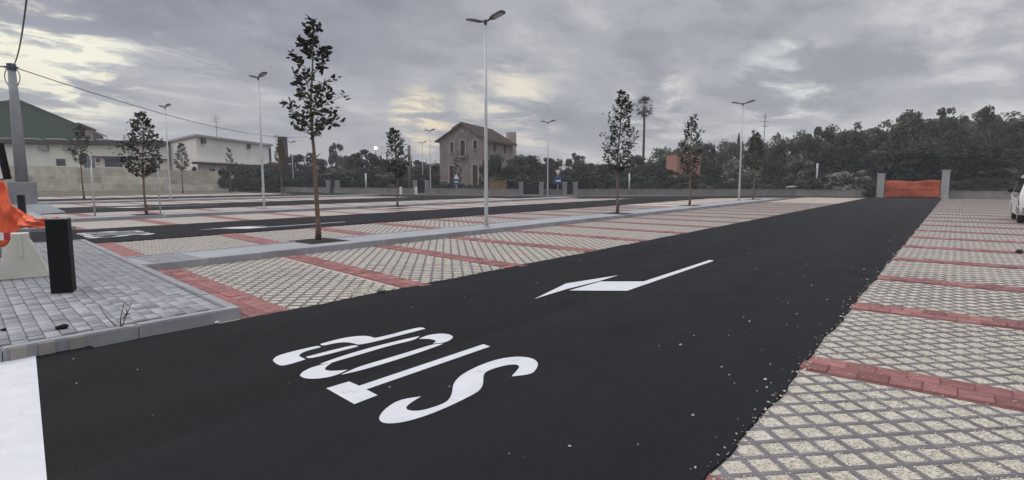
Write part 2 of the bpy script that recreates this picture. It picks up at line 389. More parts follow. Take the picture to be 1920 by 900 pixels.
# ------------------------------------------------------------------ grass-grid parking bays
PIT, HB = .165, .0635
Q = math.sqrt(.5)
def uv2xy(u, v): return (u-v)*Q, (u+v)*Q
a_, b_ = PIT/2, HB
RING = [(-a_,-a_),(a_,-a_),(a_,a_),(-a_,a_),(-b_,-b_),(b_,-b_),(b_,b_),(-b_,b_)]
RING_V = np.array([(*uv2xy(*q), 0) for q in RING] + [(*uv2xy(*q), -.006) for q in RING[4:]])
RING_F = np.array([(0,1,5,4),(1,2,6,5),(2,3,7,6),(3,0,4,7),(4,5,9,8),(5,6,10,9),(6,7,11,10),(7,4,8,11)])
RING_ME = np_mesh('grid_paver', RING_V, RING_F, m_grid)
CELLS = {}
def lattice(regions, parent, nparts, ztop=.0085, zfar=.006, key=None):
    inter = []; bv, bf = [], []
    for reg in regions:
        reg = ccw(reg); us = [(x+y)*Q for x, y in reg]; vs = [(y-x)*Q for x, y in reg]
        I = np.arange(math.floor(min(us)/PIT)-1, math.ceil(max(us)/PIT)+2); J = np.arange(math.floor(min(vs)/PIT)-1, math.ceil(max(vs)/PIT)+2)
        U, V_ = np.meshgrid(I*PIT, J*PIT, indexing='ij'); cx = ((U-V_)*Q).ravel(); cy = ((U+V_)*Q).ravel()
        dmin = np.full(len(cx), 1e9)
        for i in range(len(reg)):
            (ax, ay), (bx, by) = reg[i], reg[(i+1) % len(reg)]; L = math.hypot(bx-ax, by-ay)
            dmin = np.minimum(dmin, ((bx-ax)*(cy-ay)-(by-ay)*(cx-ax))/L)
        ins = dmin >= a_*1.4143
        inter.append(np.stack([cx[ins], cy[ins]], 1))
        bd = (~ins) & (dmin > -a_*1.4143)
        for x, y in zip(cx[bd], cy[bd]):
            for f in RING_F[:4]:
                pl = clip([(x+RING_V[k][0], y+RING_V[k][1]) for k in f], reg)
                if len(pl) > 2: n = len(bv); bv += [(px, py, zfar+.0005) for px, py in pl]; bf.append(tuple(range(n, n+len(pl))))
    c = np.concatenate(inter)
    # nearest (largest in the picture) units become parts of their own
    fx, fy = -SY, CY; dep = c[:, 0]*fx+c[:, 1]*fy; lat = c[:, 0]*CY+c[:, 1]*SY
    vis = (dep > 1.2) & (np.abs(lat) < dep*.93) & (dep*math.tan(PITCH+.405) > 1.45)
    order = np.lexsort((np.hypot(c[:, 0], c[:, 1]), ~vis)); c = c[order]
    for x, y in c[:nparts]: link('grid_paver', RING_ME, parent, (x, y, ztop+R.uniform(-.0018, .0018)))
    rest = c[nparts:]; n = len(rest)
    if n:
        off = np.concatenate([rest, (zfar+NR.uniform(-.0006, .0006, n))[:, None]], 1)
        v = (RING_V[None]+off[:, None]).reshape(-1, 3); f = (RING_F[None]+(np.arange(n)*12)[:, None, None]).reshape(-1, 4)
        link('paver_lattice', np_mesh('paver_lattice', v, f, m_grid), parent, kind='stuff')
    MB().add(bv, bf).build('cut_paver', m_grid, parent, kind='stuff')
    if key: CELLS[key] = c
BR_ME = None
def brick_mesh():
    mb = MB(); L, w, h, c = .0975, .0985, .03, .006
    vs = [(-L, -w, -h), (L, -w, -h), (L, w, -h), (-L, w, -h), (-L, -w, -c), (L, -w, -c), (L, w, -c), (-L, w, -c),
          (-L+c, -w+c, 0), (L-c, -w+c, 0), (L-c, w-c, 0), (-L+c, w-c, 0)]
    mb.add(vs, [(0,1,5,4),(1,2,6,5),(2,3,7,6),(3,0,4,7),(4,5,9,8),(5,6,10,9),(6,7,11,10),(7,4,8,11),(8,9,10,11)])
    return mb.mesh('brick', m_brick)
BR_ME = brick_mesh()
def strip(x0, x1, yc, sl, parent, bricks=True, xref=None, w=.44, z=.020):
    """a red line of bricks across the bays; yc at xref, slope sl"""
    xref = (x0+x1)/2 if xref is None else xref
    Y = lambda x: yc+sl*(x-xref)
    poly = [(x0, Y(x0)-w/2), (x1, Y(x1)-w/2), (x1, Y(x1)+w/2), (x0, Y(x0)+w/2)]
    sheet('brick_bed', poly, .010 if bricks else z-.004, m_brickfar, parent)
    if not bricks: return
    n = int((x1-x0)/.2); ang = math.atan(sl)
    for r in (0, 1):
        for i in range(n+1):
            x = x0+.1+.2*i+(.1 if r else 0)+.0
            if x > x1+.02: continue
            o = link('brick', BR_ME, parent, (x, Y(x)+(r-.5)*.204, z+R.uniform(-.004, .005)), ang+R.uniform(-.012, .012))
            o.rotation_euler = (R.uniform(-.018, .018), R.uniform(-.02, .02), ang+R.uniform(-.015, .015))

# right-hand bays
XE = 9.0
rowR = sheet('parking_bays', [(XR-.06, -6), (XE, -6), (XE, 58), (XR-.06, 58)], .004, m_grav, kind='structure')
yR = [-.2, 2.53, 5.02, 7.70, 10.22, 12.88, 15.5, 18.1] + [18.1+2.6*i for i in range(1, 16)]
for i, y in enumerate(yR):
    if i == 0: strip(XR-.03, XE, y, 0, rowR, False); continue
    lim = 3.2 if y < 19 else None
    if lim:
        strip(XR-.03, lim, y, 0, rowR, True); strip(lim, XE, y, 0, rowR, False)
    else: strip(XR-.03, XE, y, 0, rowR, False)
regs = [[(XR-.02, yR[i]+.208), (4.2 if yR[i] < 20 else 6.0, yR[i]+.208), (4.2 if yR[i] < 20 else 6.0, yR[i+1]-.208), (XR-.02, yR[i+1]-.208)] for i in range(0, len(yR)-1)]
lattice(regs, rowR, 300, key='R')
# bays between the road and the first planted kerb
X1a, X1b = -10.3, XL+.07
row1 = sheet('parking_bays', [(X1a, 2.7), (X1b, 2.6), (X1b, 57), (X1a, 57)], .004, m_grav, kind='structure')
s1 = [(3.37, -.12), (5.62, -.155), (7.88, -.125), (10.4, -.05), (12.95, -.03), (15.5, -.02)] + [(15.5+2.55*i, 0) for i in range(1, 17)]
for i, (y, sl) in enumerate(s1): strip(X1a+.02, X1b, y, sl, row1, i < 6, w=.56 if i == 0 else .44)
def reg_between(x0, x1, a, b, g=.21):
    xm = (x0+x1)/2; f = lambda s, x: s[0]+s[1]*(x-xm)
    return [(x0, f(a, x0)+g), (x1, f(a, x1)+g), (x1, f(b, x1)-g), (x0, f(b, x0)-g)]
lattice([reg_between(X1a+.01, X1b, s1[i], s1[i+1], .27 if i == 0 else .21) for i in range(15)], row1, 260, key='L')
# bays beyond the first planted kerb
X2a, X2b = -15.85, -11.68
row2 = sheet('parking_bays', [(X2a, 3.7), (X2b, 3.2), (X2b, 50), (X2a, 47)], .004, m_grav, kind='structure')
s2 = [(4.05, -.12), (7.0, -.12), (9.75, -.1), (12.3, -.06), (14.9, -.03)] + [(14.9+2.6*i, 0) for i in range(1, 13)]
for i, (y, sl) in enumerate(s2): strip(X2a, X2b-.02, y, sl, row2, False, w=.5)
lattice([reg_between(X2a, X2b-.01, s2[i], s2[i+1], .255) for i in range(10)], row2, 0)
def far_row(xa, xb, y0, y1, sl, start, step=2.6):
    r = sheet('parking_bays', [(xa, y0), (xb, y0), (xb, y1), (xa, y1)], .006, m_gravfar, kind='structure')
    y = start
    while y < y1-.5: strip(xa, xb, y, sl, r, False, w=.5, z=.016); y += step
    return r
far_row(-24.7, -20.55, 4.6, 43, -.05, 5.2); far_row(-31.35, -26.05, 5.4, 38, -.03, 7.4); far_row(-44.0, -38.0, 6, 36, 0, 8.0)
far_row(-50.5, -45.4, 6, 34, 0, 8.4); far_row(-64, -56, 7, 36, 0, 9.0)

# ------------------------------------------------------------------ kerbs, medians, island pavement
KZ = .13
def kerb_mesh(L, w=.12, h=.16):
    mb = MB(); l = L/2-.004
    mb.box(-l, l, 0, w, KZ-h, KZ); me = mb.mesh('kerb_stone', m_kerb)
    bm = bmesh.new(); bm.from_mesh(me); bmesh.ops.bevel(bm, geom=[e for e in bm.edges if all(v.co.z > KZ-.01 for v in e.verts)], offset=.012, segments=2, affect='EDGES')
    bm.to_mesh(me); bm.free(); return me
K1 = kerb_mesh(1.0)
def kerb_run(p, q, parent, me=K1, L=1.0, zoff=0.0, name='kerb_stone'):
    """stones from p to q, body to the left of the direction of travel"""
    p, q = Vector(p), Vector(q); d = (q-p); n = max(1, round(d.length/L)); ang = math.atan2(d.y, d.x)
    for i in range(n):
        c = p+d*((i+.5)/n); o = link(name, me, parent, (c.x, c.y, zoff+R.uniform(-.003, .003)), ang+R.uniform(-.003, .003)); o.scale.x = d.length/n/L
def median(x0, x1, y0, y1, kerb_parts=True, sl=0.0):
    m = MB().prism([(x0+.125, y0), (x1-.125, y0), (x1-.125, y1), (x0+.125, y1)], .0, KZ-.008).build('median', m_conc, kind='structure')
    kerb_run((x1, y0), (x1, y1), m); kerb_run((x0, y1), (x0, y0), m)
    return m
med1 = median(-11.66, -10.3, 3.4, 46); med2 = median(-26.05, -24.7, 5.0, 40); med3 = median(-45.4, -44.0, 6, 35)
# island
IS = [(-6.02, -40), (-6.02, 2.86), (-15.4, 3.98), (-15.95, 3.2), (-15.95, -40)]
isl = MB().prism([(-6.14, -40), (-6.14, 2.75), (-15.83, 3.88), (-15.83, -40)][::-1], 0, KZ-.022).build('pavement', m_joint, kind='structure')
kerb_run((-6.02, -3.0), (-6.02, 2.86), isl); kerb_run((-6.02, 2.86), (-15.9, 4.02), isl); kerb_run((-15.95, 4.0), (-15.95, -6), isl)
for (x, y) in ((6, 640), (57, 632), (113, 624)):
    gx, gy = G(x, y, .07); MB().box(-.004, .022, -.055, .055, -.01, KZ-.008).build('mortar_joint', m_mortar, isl, loc=(-6.028, gy, 0))
# dark broken corner of the kerb
BLK = MB(); bw, bh = .094, .0565
def block_mesh(L, w):
    mb = MB(); c = .006; x, y = L/2-.0055, w/2-.003
    mb.add([(-x,-y,-.03),(x,-y,-.03),(x,y,-.03),(-x,y,-.03),(-x,-y,-c),(x,-y,-c),(x,y,-c),(-x,y,-c),(-x+c,-y+c,0),(x-c,-y+c,0),(x-c,y-c,0),(-x+c,y-c,0)],
           [(0,1,5,4),(1,2,6,5),(2,3,7,6),(3,0,4,7),(4,5,9,8),(5,6,10,9),(6,7,11,10),(7,4,8,11),(8,9,10,11)])
    return mb
BLKS = {L: block_mesh(L, .115) for L in (.09, .135, .20)}; BLKM = {L: b.mesh('paver_block', m_block) for L, b in BLKS.items()}
cand = []
sl_i = (3.98-2.86)/(-15.4+6.02)
edge = lambda x: 2.86-.15+sl_i*(x+6.02)
y = -2.4; k = 0
# rows run along X (parallel to the slanted edge), random lengths
for k in range(60):
    off = k*.1155; x = -6.15-R.uniform(0, .1)
    while x > -15.7:
        L = R.choice((.09, .09, .135, .135, .135, .20)); xc = x-L/2; yy = edge(xc)-.06-off
        cand.append((xc, yy, L)); x -= L
def pix(X, Y, Zz):
    r = X*CY+Y*SY; d = -X*SY+Y*CY; u = Zz-EYE; zc = d*CP-u*SP; yc = d*SP+u*CP
    return (960+F*r/zc, 450-F*yc/zc, zc) if zc > .1 else (-9999, 0, zc)
cand = [(x, y, L, pix(x, y, KZ)) for x, y, L in cand]
cand.sort(key=lambda q: (not (0 <= q[3][0] <= 1920 and 0 < q[3][1] < 900), abs(q[3][2])))
ai = math.atan(sl_i); blk_rest_v, blk_rest_f = [], []
for i, (x, y, L, p) in enumerate(cand):
    zz = KZ-.006+R.uniform(-.004, .003)
    if i < 300:
        o = link('paver_block', BLKM[L], isl, (x, y, zz)); o.rotation_euler = (R.uniform(-.02, .02), R.uniform(-.02, .02), ai)
    else:
        n = len(blk_rest_v); c, s = math.cos(ai), math.sin(ai)
        blk_rest_v += [(x+vx*c-vy*s, y+vx*s+vy*c, zz+vz) for vx, vy, vz in BLKS[L].v]; blk_rest_f += [tuple(q+n for q in f) for f in BLKS[L].f]
MB().add(blk_rest_v, blk_rest_f).build('block_paving', m_block, isl, kind='stuff')
# block paving at the head of the first median
mb = MB()
for i in range(7):
    x = -10.44
    while x > -11.5:
        L = R.choice((.135, .20)); mb.add([(x-L/2+a, 3.6+i*.1155+b, KZ-.004+c) for a, b, c in BLKS[L].v], BLKS[L].f); x -= L
mb.build('block_paving', m_block, med1, kind='stuff')
# second island, by the concrete pole
isl2 = MB().prism([(-21.0, -40), (-20.75, 4.9), (-31.2, 6.1), (-31.2, -40)], 0, KZ-.006).build('pavement', m_block, kind='structure')
kerb_run((-20.6, -6), (-20.6, 5.0), isl2); kerb_run((-20.6, 5.0), (-31.3, 6.2), isl2)
# tree pits
def pit(x, y, s=.52):
    n = 9; mb = MB()
    for j in range(n):
        for i in range(n):
            u, v = i/(n-1)*2-1, j/(n-1)*2-1; e = max(abs(u), abs(v))
            mb.v.append((u*s, v*s*.95, (0.002 if e > .95 else .012+R.uniform(0, .03)*(1-e))))
    for j in range(n-1):
        for i in range(n-1): a = j*n+i; mb.f.append((a, a+1, a+n+1, a+n))
    return mb.build('tree_pit', m_soil, None, kind='structure', loc=(x, y, KZ-.006))

# ------------------------------------------------------------------ loose stones
OCT_V = np.array([(1,0,0),(-1,0,0),(0,1,0),(0,-1,0),(0,0,1),(0,0,-1)], float); OCT_F = np.array([(0,2,4),(2,1,4),(1,3,4),(3,0,4),(2,0,5),(1,2,5),(3,1,5),(0,3,5)])
def stones(name, pos, size, parent=None, mat=m_stone2, **kw):
    n = len(pos); s = NR.uniform(.6, 1.3, (n, 3))*size[:, None]; s[:, 2] *= .7; a = NR.uniform(0, 6.28, n)
    v = OCT_V[None]*s[:, None]; v = v+NR.normal(0, .15, v.shape)*size[:, None, None]
    c, si = np.cos(a)[:, None], np.sin(a)[:, None]
    v = np.stack([v[..., 0]*c-v[..., 1]*si, v[..., 0]*si+v[..., 1]*c, v[..., 2]], -1)+pos[:, None]
    f = (OCT_F[None]+(np.arange(n)*6)[:, None, None]).reshape(-1, 3)
    return link(name, np_mesh(name, v.reshape(-1, 3), f, mat), parent, **kw)
cR = CELLS['R']; cR = cR[(np.hypot(cR[:, 0], cR[:, 1]) < 8.5) & (cR[:, 1] > 1.5)]
def fill(c, per, lim):
    n = len(c)*per; u = NR.uniform(-lim, lim, (n, 2)); b = np.repeat(c, per, 0)
    return np.stack([b[:, 0]+(u[:, 0]-u[:, 1])*Q, b[:, 1]+(u[:, 0]+u[:, 1])*Q, NR.uniform(.003, .009, n)], 1)
p = fill(cR, 75, .071); stones('bay_gravel', p, NR.uniform(.003, .0075, len(p)), rowR, kind='stuff')
n = 5200; p = np.stack([NR.uniform(XR, 2.6, n), NR.uniform(2.0, 10, n), np.full(n, .0105)], 1)
# spilled in drifts
dr = np.array([math.sin(x*3.1+y*1.7)+math.sin(y*4.3-x*2) for x, y, _ in p]); p = p[dr > .2]
stones('spilled_gravel', p, NR.uniform(.003, .008, len(p)), rowR, kind='stuff')
# crumbs of gravel along the tarmac's ragged right edge and thinly over the road
n = 520; yy = 2+NR.uniform(0, 1, n)**1.5*12; xx = XR+.05-np.abs(NR.normal(0, .045, n)); p = np.stack([xx, yy, np.full(n, A_TOP+.004)], 1)
n2 = 80; y2 = 2+NR.uniform(0, 1, n2)**1.4*16; x2 = XR-NR.exponential(.32, n2); p2 = np.stack([x2, y2, np.full(n2, A_TOP+.004)], 1)
n3 = 40; p3 = np.stack([NR.uniform(XL+.1, XR, n3), NR.uniform(.8, 14, n3), np.full(n3, A_TOP+.004)], 1)
p = np.concatenate([p, p2, p3]); stones('loose_gravel', p, np.concatenate([NR.uniform(.0015, 1, n)**2.2*.009+.003, NR.uniform(0, 1, n2)**2*.011+.003, NR.uniform(0, 1, n3)**2*.008+.003]), None, kind='stuff')
cL = CELLS['L']; cL = cL[cL[:, 1] < 12]
p = fill(cL, 8, .06); stones('bay_gravel', p, NR.uniform(.006, .012, len(p)), row1, kind='stuff')
gx, gy = G(700, 549); n = 900; p = np.stack([gx+NR.normal(0, .28, n), gy+NR.normal(0, .13, n), NR.uniform(.008, .014, n)], 1); stones('spilled_gravel', p, NR.uniform(.006, .012, n), row1, kind='stuff')
n = 260; xx = NR.uniform(X1a, X1b, n); p = np.stack([xx, 3.37-.12*(xx-(X1a+X1b)/2)+NR.uniform(-.25, .25, n), np.full(n, .026)], 1); stones('brick_gravel', p, NR.uniform(.003, .009, n), row1, kind='stuff')
n = 500; p = np.stack([NR.uniform(XR, 2.2, n), np.repeat([5.02, 7.7, 10.22, 2.53, 12.88], 100)+NR.uniform(-.22, .22, n), np.full(n, .027)], 1); stones('brick_gravel', p, NR.uniform(.003, .007, n), rowR, kind='stuff')
def rock(name, x, y, z, r, mat, label, cat, sz=.6):
    bm = bmesh.new(); bmesh.ops.create_icosphere(bm, subdivisions=3, radius=r)
    for v in bm.verts:
        k = 1+.18*math.sin(v.co.x/r*3+1)+.14*math.sin(v.co.y/r*4.2)+R.uniform(-.04, .04); v.co *= k; v.co.z *= sz
    me = bpy.data.meshes.new(name); bm.to_mesh(me); bm.free(); me.materials.append(mat); me.shade_smooth()
    return link(name, me, None, (x, y, z), 0, label, cat)
rock('tar_lump', *G(117, 615, KZ), KZ+.012, .045, m_black, 'black lump of tar lying on the pavement behind the dry twigs', 'lump', .5)
rock('tar_crumb', *G(7, 619, KZ), KZ+.006, .02, m_black, 'tiny black crumb on the pavement at the left edge', 'crumb')
rock('dark_stone', *G(1911, 473, .03), .04, .07, m_soil, 'dark stone lying on the right hand gravel bays', 'stone')
rock('kerb_crumb', *G(407, 606, .02), .03, .02, m_stone2, 'pale crumb of gravel at the foot of the kerb corner', 'stone')
wd = thing('weed_tuft', 'small green weed tuft in the gravel near the tarmac edge', 'weed', (*G(716, 551), .012))
mbw = MB()
for i in range(60):
    a = R.uniform(0, 6.28); l = R.uniform(.03, .09); q = R.uniform(0, .05); x0, y0 = q*math.cos(a*3), q*math.sin(a*3); d = Vector((math.cos(a), math.sin(a), R.uniform(.4, 1.4))).normalized()*l
    sdv = Vector((-math.sin(a), math.cos(a), 0))*.006; p0 = Vector((x0, y0, 0)); mbw.add([p0-sdv, p0+d*.6+sdv, p0+d, p0+d*.6-sdv], [(0, 1, 2, 3)])
mbw.build('blades', M('weed_green', (.05, .065, .03), .8, .3, 20, 0), wd, kind='stuff')
# dry twigs growing from the kerb joint
tw = thing('dry_twigs', 'dry reddish twigs sprouting beside the front kerb', 'twigs', (*G(203, 612, KZ), KZ))
def px_at(x, y, D): X, Y = W(x, D); return Vector((X, Y, Z(y, D)))
base = Vector(tw.location); D0 = -base.x*SY+base.y*CY
for pts in ([(197,612),(182,597),(172,582),(168,574)], [(205,612),(207,595),(212,580),(216,564)], [(208,611),(215,598),(223,582),(231,564)], [(211,598),(220,585),(218,578)], [(218,590),(226,588)]):
    q = [px_at(x, y, D0-.02*i)-base for i, (x, y) in enumerate(pts)]
    MB().tube(q, [.006-.0012*i for i in range(len(q))], 6).build('twig', m_twig, tw, smooth=True)

# ------------------------------------------------------------------ street lamps
def make_lamp():
    t = thing('street_lamp', '', 'street lamp', group='twin headed street lamps in the car park')
    MB().tube([(0,0,0),(0,0,.5),(0,0,3.5),(0,0,7.0)], [.068,.066,.055,.042], 14).build('pole', m_galv, t, smooth=True)
    MB().tube([(0,0,-.01),(0,0,.05),(0,0,.09)], [.13,.13,.075], 14).build('base_collar', m_conc, t)
    MB().box(-.045, .045, -.02, .02, .75, 1.12, Matrix.Translation((0, -.052, 0))).build('inspection_door', m_galv, t)
    MB().tube([(0,0,6.9),(0,0,7.06)], [.055,.055], 12).build('top_cap', m_head, t)
    for s in (1, -1):
        rm = Matrix.Translation((0,0,7.0)) @ Matrix.Rotation(-s*math.radians(14), 4, 'Y')
        MB().tube([rm @ Vector((s*.03,0,0)), rm @ Vector((s*.27,0,0))], [.034,.03], 10).build('arm', m_head, t, smooth=True)
        pl = [(s*.22,-.06),(s*.30,-.12),(s*.42,-.15),(s*.72,-.15),(s*.82,-.11),(s*.84,0),(s*.82,.11),(s*.72,.15),(s*.42,.15),(s*.30,.12),(s*.22,.06)]
        h = MB().prism(ccw(pl), -.035, .03, rm).build('lamp_head', m_head, t, bevel=.015)
        MB().prism(ccw([(s*.40,-.12),(s*.76,-.12),(s*.76,.12),(s*.40,.12)]), -.042, -.037, rm).build('lens', m_lens, h)
        fins = MB()
        for i in range(5): fins.box(min(s*.42, s*.66), max(s*.42, s*.66), -.1+.045*i, -.09+.045*i, .03, .048, rm)
        fins.build('cooling_fins', m_head, h)
    return t
lamp = make_lamp()
lx, ly = G(912, 426, KZ); lamp.location = (lx, ly, KZ-.03); lD = -lx*SY+ly*CY; ls = (Z(37, lD)-KZ)/7.03; lamp.scale = (ls, ls, ls); lamp['label'] = 'tallest twin headed street lamp, on the nearest planted kerb right of the big sapling'
LAMPS = [(493, 31.0, 1.0, 'twin headed street lamp on the second planted kerb, left of the big sapling'),
         (1387, 42.5, 1.02, 'twin headed street lamp at the far right end of the nearest planted kerb'),
         (318, 45.0, 1.03, 'leftmost twin headed lamp, in front of the long concrete wall'),
         (1027, 52.5, .97, 'twin headed lamp between the pairs of stone gateposts'),
         (550, 80.0, .97, 'far small lamp right of the dark chimney stack'),
         (807, 64.0, 1.0, 'taller of the two far lamps left of the stone farmhouse'),
         (793, 82.0, .98, 'shorter, farther lamp of the two left of the stone farmhouse')]
for x, D, s, lb in LAMPS:
    X, Y = W(x, D); copy_tree(lamp, (X, Y, 0), R.uniform(-.05, .05), lb, (s, s, s))

# ------------------------------------------------------------------ saplings along the kerbs
def leaf_geo(L, w):
    v = np.array([(0,0,0),(L*.35,w/2,.02*L),(L*.7,w*.42,-.02*L),(L,0,-.12*L),(L*.7,-w*.42,-.02*L),(L*.35,-w/2,.02*L),(L*.4,0,-.05*L),(L*.72,0,-.09*L)])
    f = [(0,6,1),(1,6,7,2),(2,7,3),(3,7,4),(4,7,6,5),(5,6,0)]
    return v, f
def leaf_mats(n, rng, pos, up=.35, out=None):
    ms = []
    for i in range(n):
        d = Vector((rng.gauss(0,1), rng.gauss(0,1), rng.gauss(up,.6)))
        if out: d += out*1.2
        d.normalize(); s = d.orthogonal().normalized(); s.rotate(Matrix.Rotation(rng.uniform(0, 6.28), 3, d)); u = d.cross(s)
        k = rng.uniform(.7, 1.25); ms.append(Matrix(((d.x*k, s.x*k, u.x*k, pos.x), (d.y*k, s.y*k, u.y*k, pos.y), (d.z*k, s.z*k, u.z*k, pos.z), (0,0,0,1))))
    return ms
def sapling(label, X, Y, z0, H, cb, prof, nleaf, L, seed, mat=m_leafn, parts=0, lean=0.0, extra=()):
    """prof: [(t, halfwidth)] with t=0 at the crown's foot and 1 at its tip"""
    rng = random.Random(seed); t = thing('sapling', label, 'tree', (X, Y, z0), group='young trees planted along the kerbs')
    ph = rng.uniform(0, 6); tp = []
    for i in range(15):
        q = i/14; tp.append(Vector(((.07*math.sin(q*5+ph)+.018*math.sin(q*17+ph))*q**.6+lean*q, (.07*math.cos(q*4+ph)+.018*math.cos(q*15))*q**.6, q*H*.97)))
    r0 = .0105*H+.01
    MB().tube(tp, [r0*(1.25 if i == 0 else 1)*(1-.83*(i/14)**.9) for i in range(15)], 9).build('trunk', m_bark, t, smooth=True)
    st = MB(); st.tube([(.0,0,.25),(.05,.02,.3),(.09,.02,.34)], [r0*.55, r0*.5, r0*.3], 7).build('stub', m_bark, t, smooth=True)
    def trunk_at(z):
        q = max(0, min(.999, z/(H*.97)))*14; i = int(q); return tp[i].lerp(tp[i+1], q-i)
    def hw(s):
        for (a, wa), (b, wb) in zip(prof, prof[1:]):
            if a <= s <= b: return wa+(wb-wa)*(s-a)/(b-a)
        return prof[-1][1]
    br = MB(); lm = []; nb = max(16, nleaf//22); per = nleaf/nb
    for i in range(nb):
        s = (i+rng.uniform(0, .9))/nb; w = hw(s)*rng.uniform(.6, 1.12); az = i*2.4+rng.uniform(-.5, .5)
        zt = cb+(H-cb)*s; a = trunk_at(max(cb*.85, zt-w*rng.uniform(.5, 1.1)-.08)); d = Vector((math.cos(az), math.sin(az), 0))
        e = trunk_at(zt)+d*w; e.z = zt+rng.uniform(-.05, .1)
        md = a.lerp(e, .5)+Vector((0, 0, -.10*w)); rb = max(.004, r0*.28*(1-s*.6))
        br.tube([a, a.lerp(md, .6), md, md.lerp(e, .55), e], [rb, rb*.85, rb*.7, rb*.5, rb*.3], 5)
        n = int(per*rng.uniform(.6, 1.4))
        for j in range(n):
            f = rng.uniform(.35, 1.0)**.7; ps = (a.lerp(md, f*2) if f < .5 else md.lerp(e, f*2-1))+Vector((rng.gauss(0,.05), rng.gauss(0,.05), rng.gauss(0,.05)))*min(1.6, w*2.2+.2)
            lm += leaf_mats(1, rng, ps, .3, d*.6)
    for (dx, dy, z, n) in extra:
        e = Vector((dx, dy, z)); a = trunk_at(z-.25); br.tube([a, a.lerp(e, .5)+Vector((0,0,-.03)), e], [.01,.008,.005], 5)
        for j in range(n): lm += leaf_mats(1, rng, e+Vector((rng.gauss(0,.09), rng.gauss(0,.09), rng.gauss(0,.07))), .0)
    br.build('branches', m_bark, t, kind='stuff')
    lv, lf = leaf_geo(L, L*.48)
    rng.shuffle(lm)
    if parts:
        me = MB().add(lv, lf).mesh('leaf', mat, True)
        for m in lm[:parts]: o = link('leaf', me, t); o.matrix_local = m
    v4 = np.concatenate([lv, np.ones((len(lv), 1))], 1); rest = lm[parts:]
    mb = MB()
    for m in rest: mb.add((np.array(m) @ v4.T).T[:, :3], lf)
    if rest: mb.build('foliage', mat, t, smooth=True, kind='stuff')
    return t
CONE = [(0, .25), (.12, .62), (.35, .80), (.6, .62), (.85, .36), (1, .12)]
def pf(k): return [(a, b*k) for a, b in CONE]
bx, by = G(597, 451, KZ)
rightx, righty = CY, SY
sapling('big sapling with sparse large dark leaves in the foreground', bx, by, KZ, Z(40, -bx*SY+by*CY)-KZ, 2.5, pf(.76), 700, .14, 3, parts=300, lean=.04,
        extra=((CY*.36+.0, SY*.36, 2.66, 26), (CY*.72, SY*.72, 3.25, 7), (-CY*.5, -SY*.5, 2.62, 6)))
pit(bx, by)
def sap_at(x, D, top, cbp, k, n, L, seed, label, z0=0.0, **kw):
    X, Y = W(x, D); H = Z(top, D)-z0
    return sapling(label, X, Y, z0, H, H*cbp, pf(k), n, L, seed, **kw)
def sap_px(x, y, top, cbp, k, n, L, seed, label, **kw):
    X, Y = G(x, y, KZ); D = -X*SY+Y*CY; pit(X, Y); H = Z(top, D)-KZ
    return sapling(label, X, Y, KZ, H, H*cbp, pf(k), n, L, seed, **kw)
sap_px(275, 402, 212, .42, 1.05, 950, .15, 11, 'bushy sapling on the second planted kerb before the white warehouse')
sap_px(1158, 400, 172, .36, .95, 1500, .125, 12, 'dense egg shaped sapling beside the far palm')
sap_px(1293, 385, 217, .38, .9, 1150, .13, 13, 'narrow sapling in front of the orange house')
sap_px(1412, 374, 246, .45, .8, 700, .16, 14, 'sapling just right of the far right lamp')
sap_px(745, 387, 240, .42, .85, 900, .16, 15, 'sapling left of the wooden pole and farmhouse')
sap_at(155, 44, 235, .5, .95, 800, .17, 16, 'leftmost sapling, before the no parking plates')
sap_at(342, 66, 268, .5, 1.15, 800, .2, 17, 'sapling standing right against the end of the concrete wall')
sap_at(528, 49, 262, .45, .8, 600, .18, 18, 'sapling with yellowing leaves before the dark chimney stack', mat=m_leafy)
sap_at(432, 68, 276, .45, .5, 300, .2, 19, 'thin topped sapling above the bush at the wall end')
sap_at(857, 72, 296, .3, .9, 420, .2, 20, 'small sapling in front of the farmhouse door')

# ------------------------------------------------------------------ foreground street furniture
bpos = G(116, 551, KZ)
def bollard(label, X, Y, rz):
    t = thing('box_bollard', label, 'bollard', (X, Y, KZ-.006), rz, 'black box bollards on the pavements')
    MB().box(-.105, .105, -.07, .13, 0, .92).build('body', m_black, t, bevel=.004)
    MB().box(-.1045, .1045, -.0695, .1295, .922, .932).build('top_plate', m_side, t)
    MB().box(-.1075, -.1055, -.060, .125, .01, .915).build('side_plate', m_side, t)
    return t
A = Vector(G(95, 550, KZ)); B = Vector(G(137, 547, KZ)); fa = math.atan2(B.y-A.y, B.x-A.x); mid = (A+B)/2
nrm = Vector((-(B-A).y, (B-A).x)).normalized()*.07
b1 = bollard('black box bollard on the grey block pavement, beside the cream barrier', mid.x+nrm.x, mid.y+nrm.y, fa)
b1.scale = (1.03, 1, .98)
X, Y = W(36, 22.4); copy_tree(b1, (X, Y, 0), fa, 'black box bollard behind the orange net, at the concrete pole', (1, 1, 1))
# cream barrier foot
cf = thing('traffic_barrier', 'cream tapering plastic barrier beside the black bollard', 'barrier', (*G(45, 520, KZ), KZ-.006), 1.30)
w0, w1 = .30, .095
prof = [(-w0, 0), (w0, 0), (w0, .06), (w0-.04, .13), (w1+.05, .46), (w1, .55), (w1, .64), (-w1, .64), (-w1, .55), (-w1-.05, .46), (-w0+.04, .13), (-w0, .06)]
mX = Matrix.Rotation(math.pi/2, 4, 'X')
MB().prism(ccw(prof), -.10, .10, mX).build('body', m_cream, cf, bevel=.012)
MB().prism([(-.022, .32), (.022, .32), (.016, .62), (-.016, .62)], .101, .112, mX).build('rib', m_cream, cf)
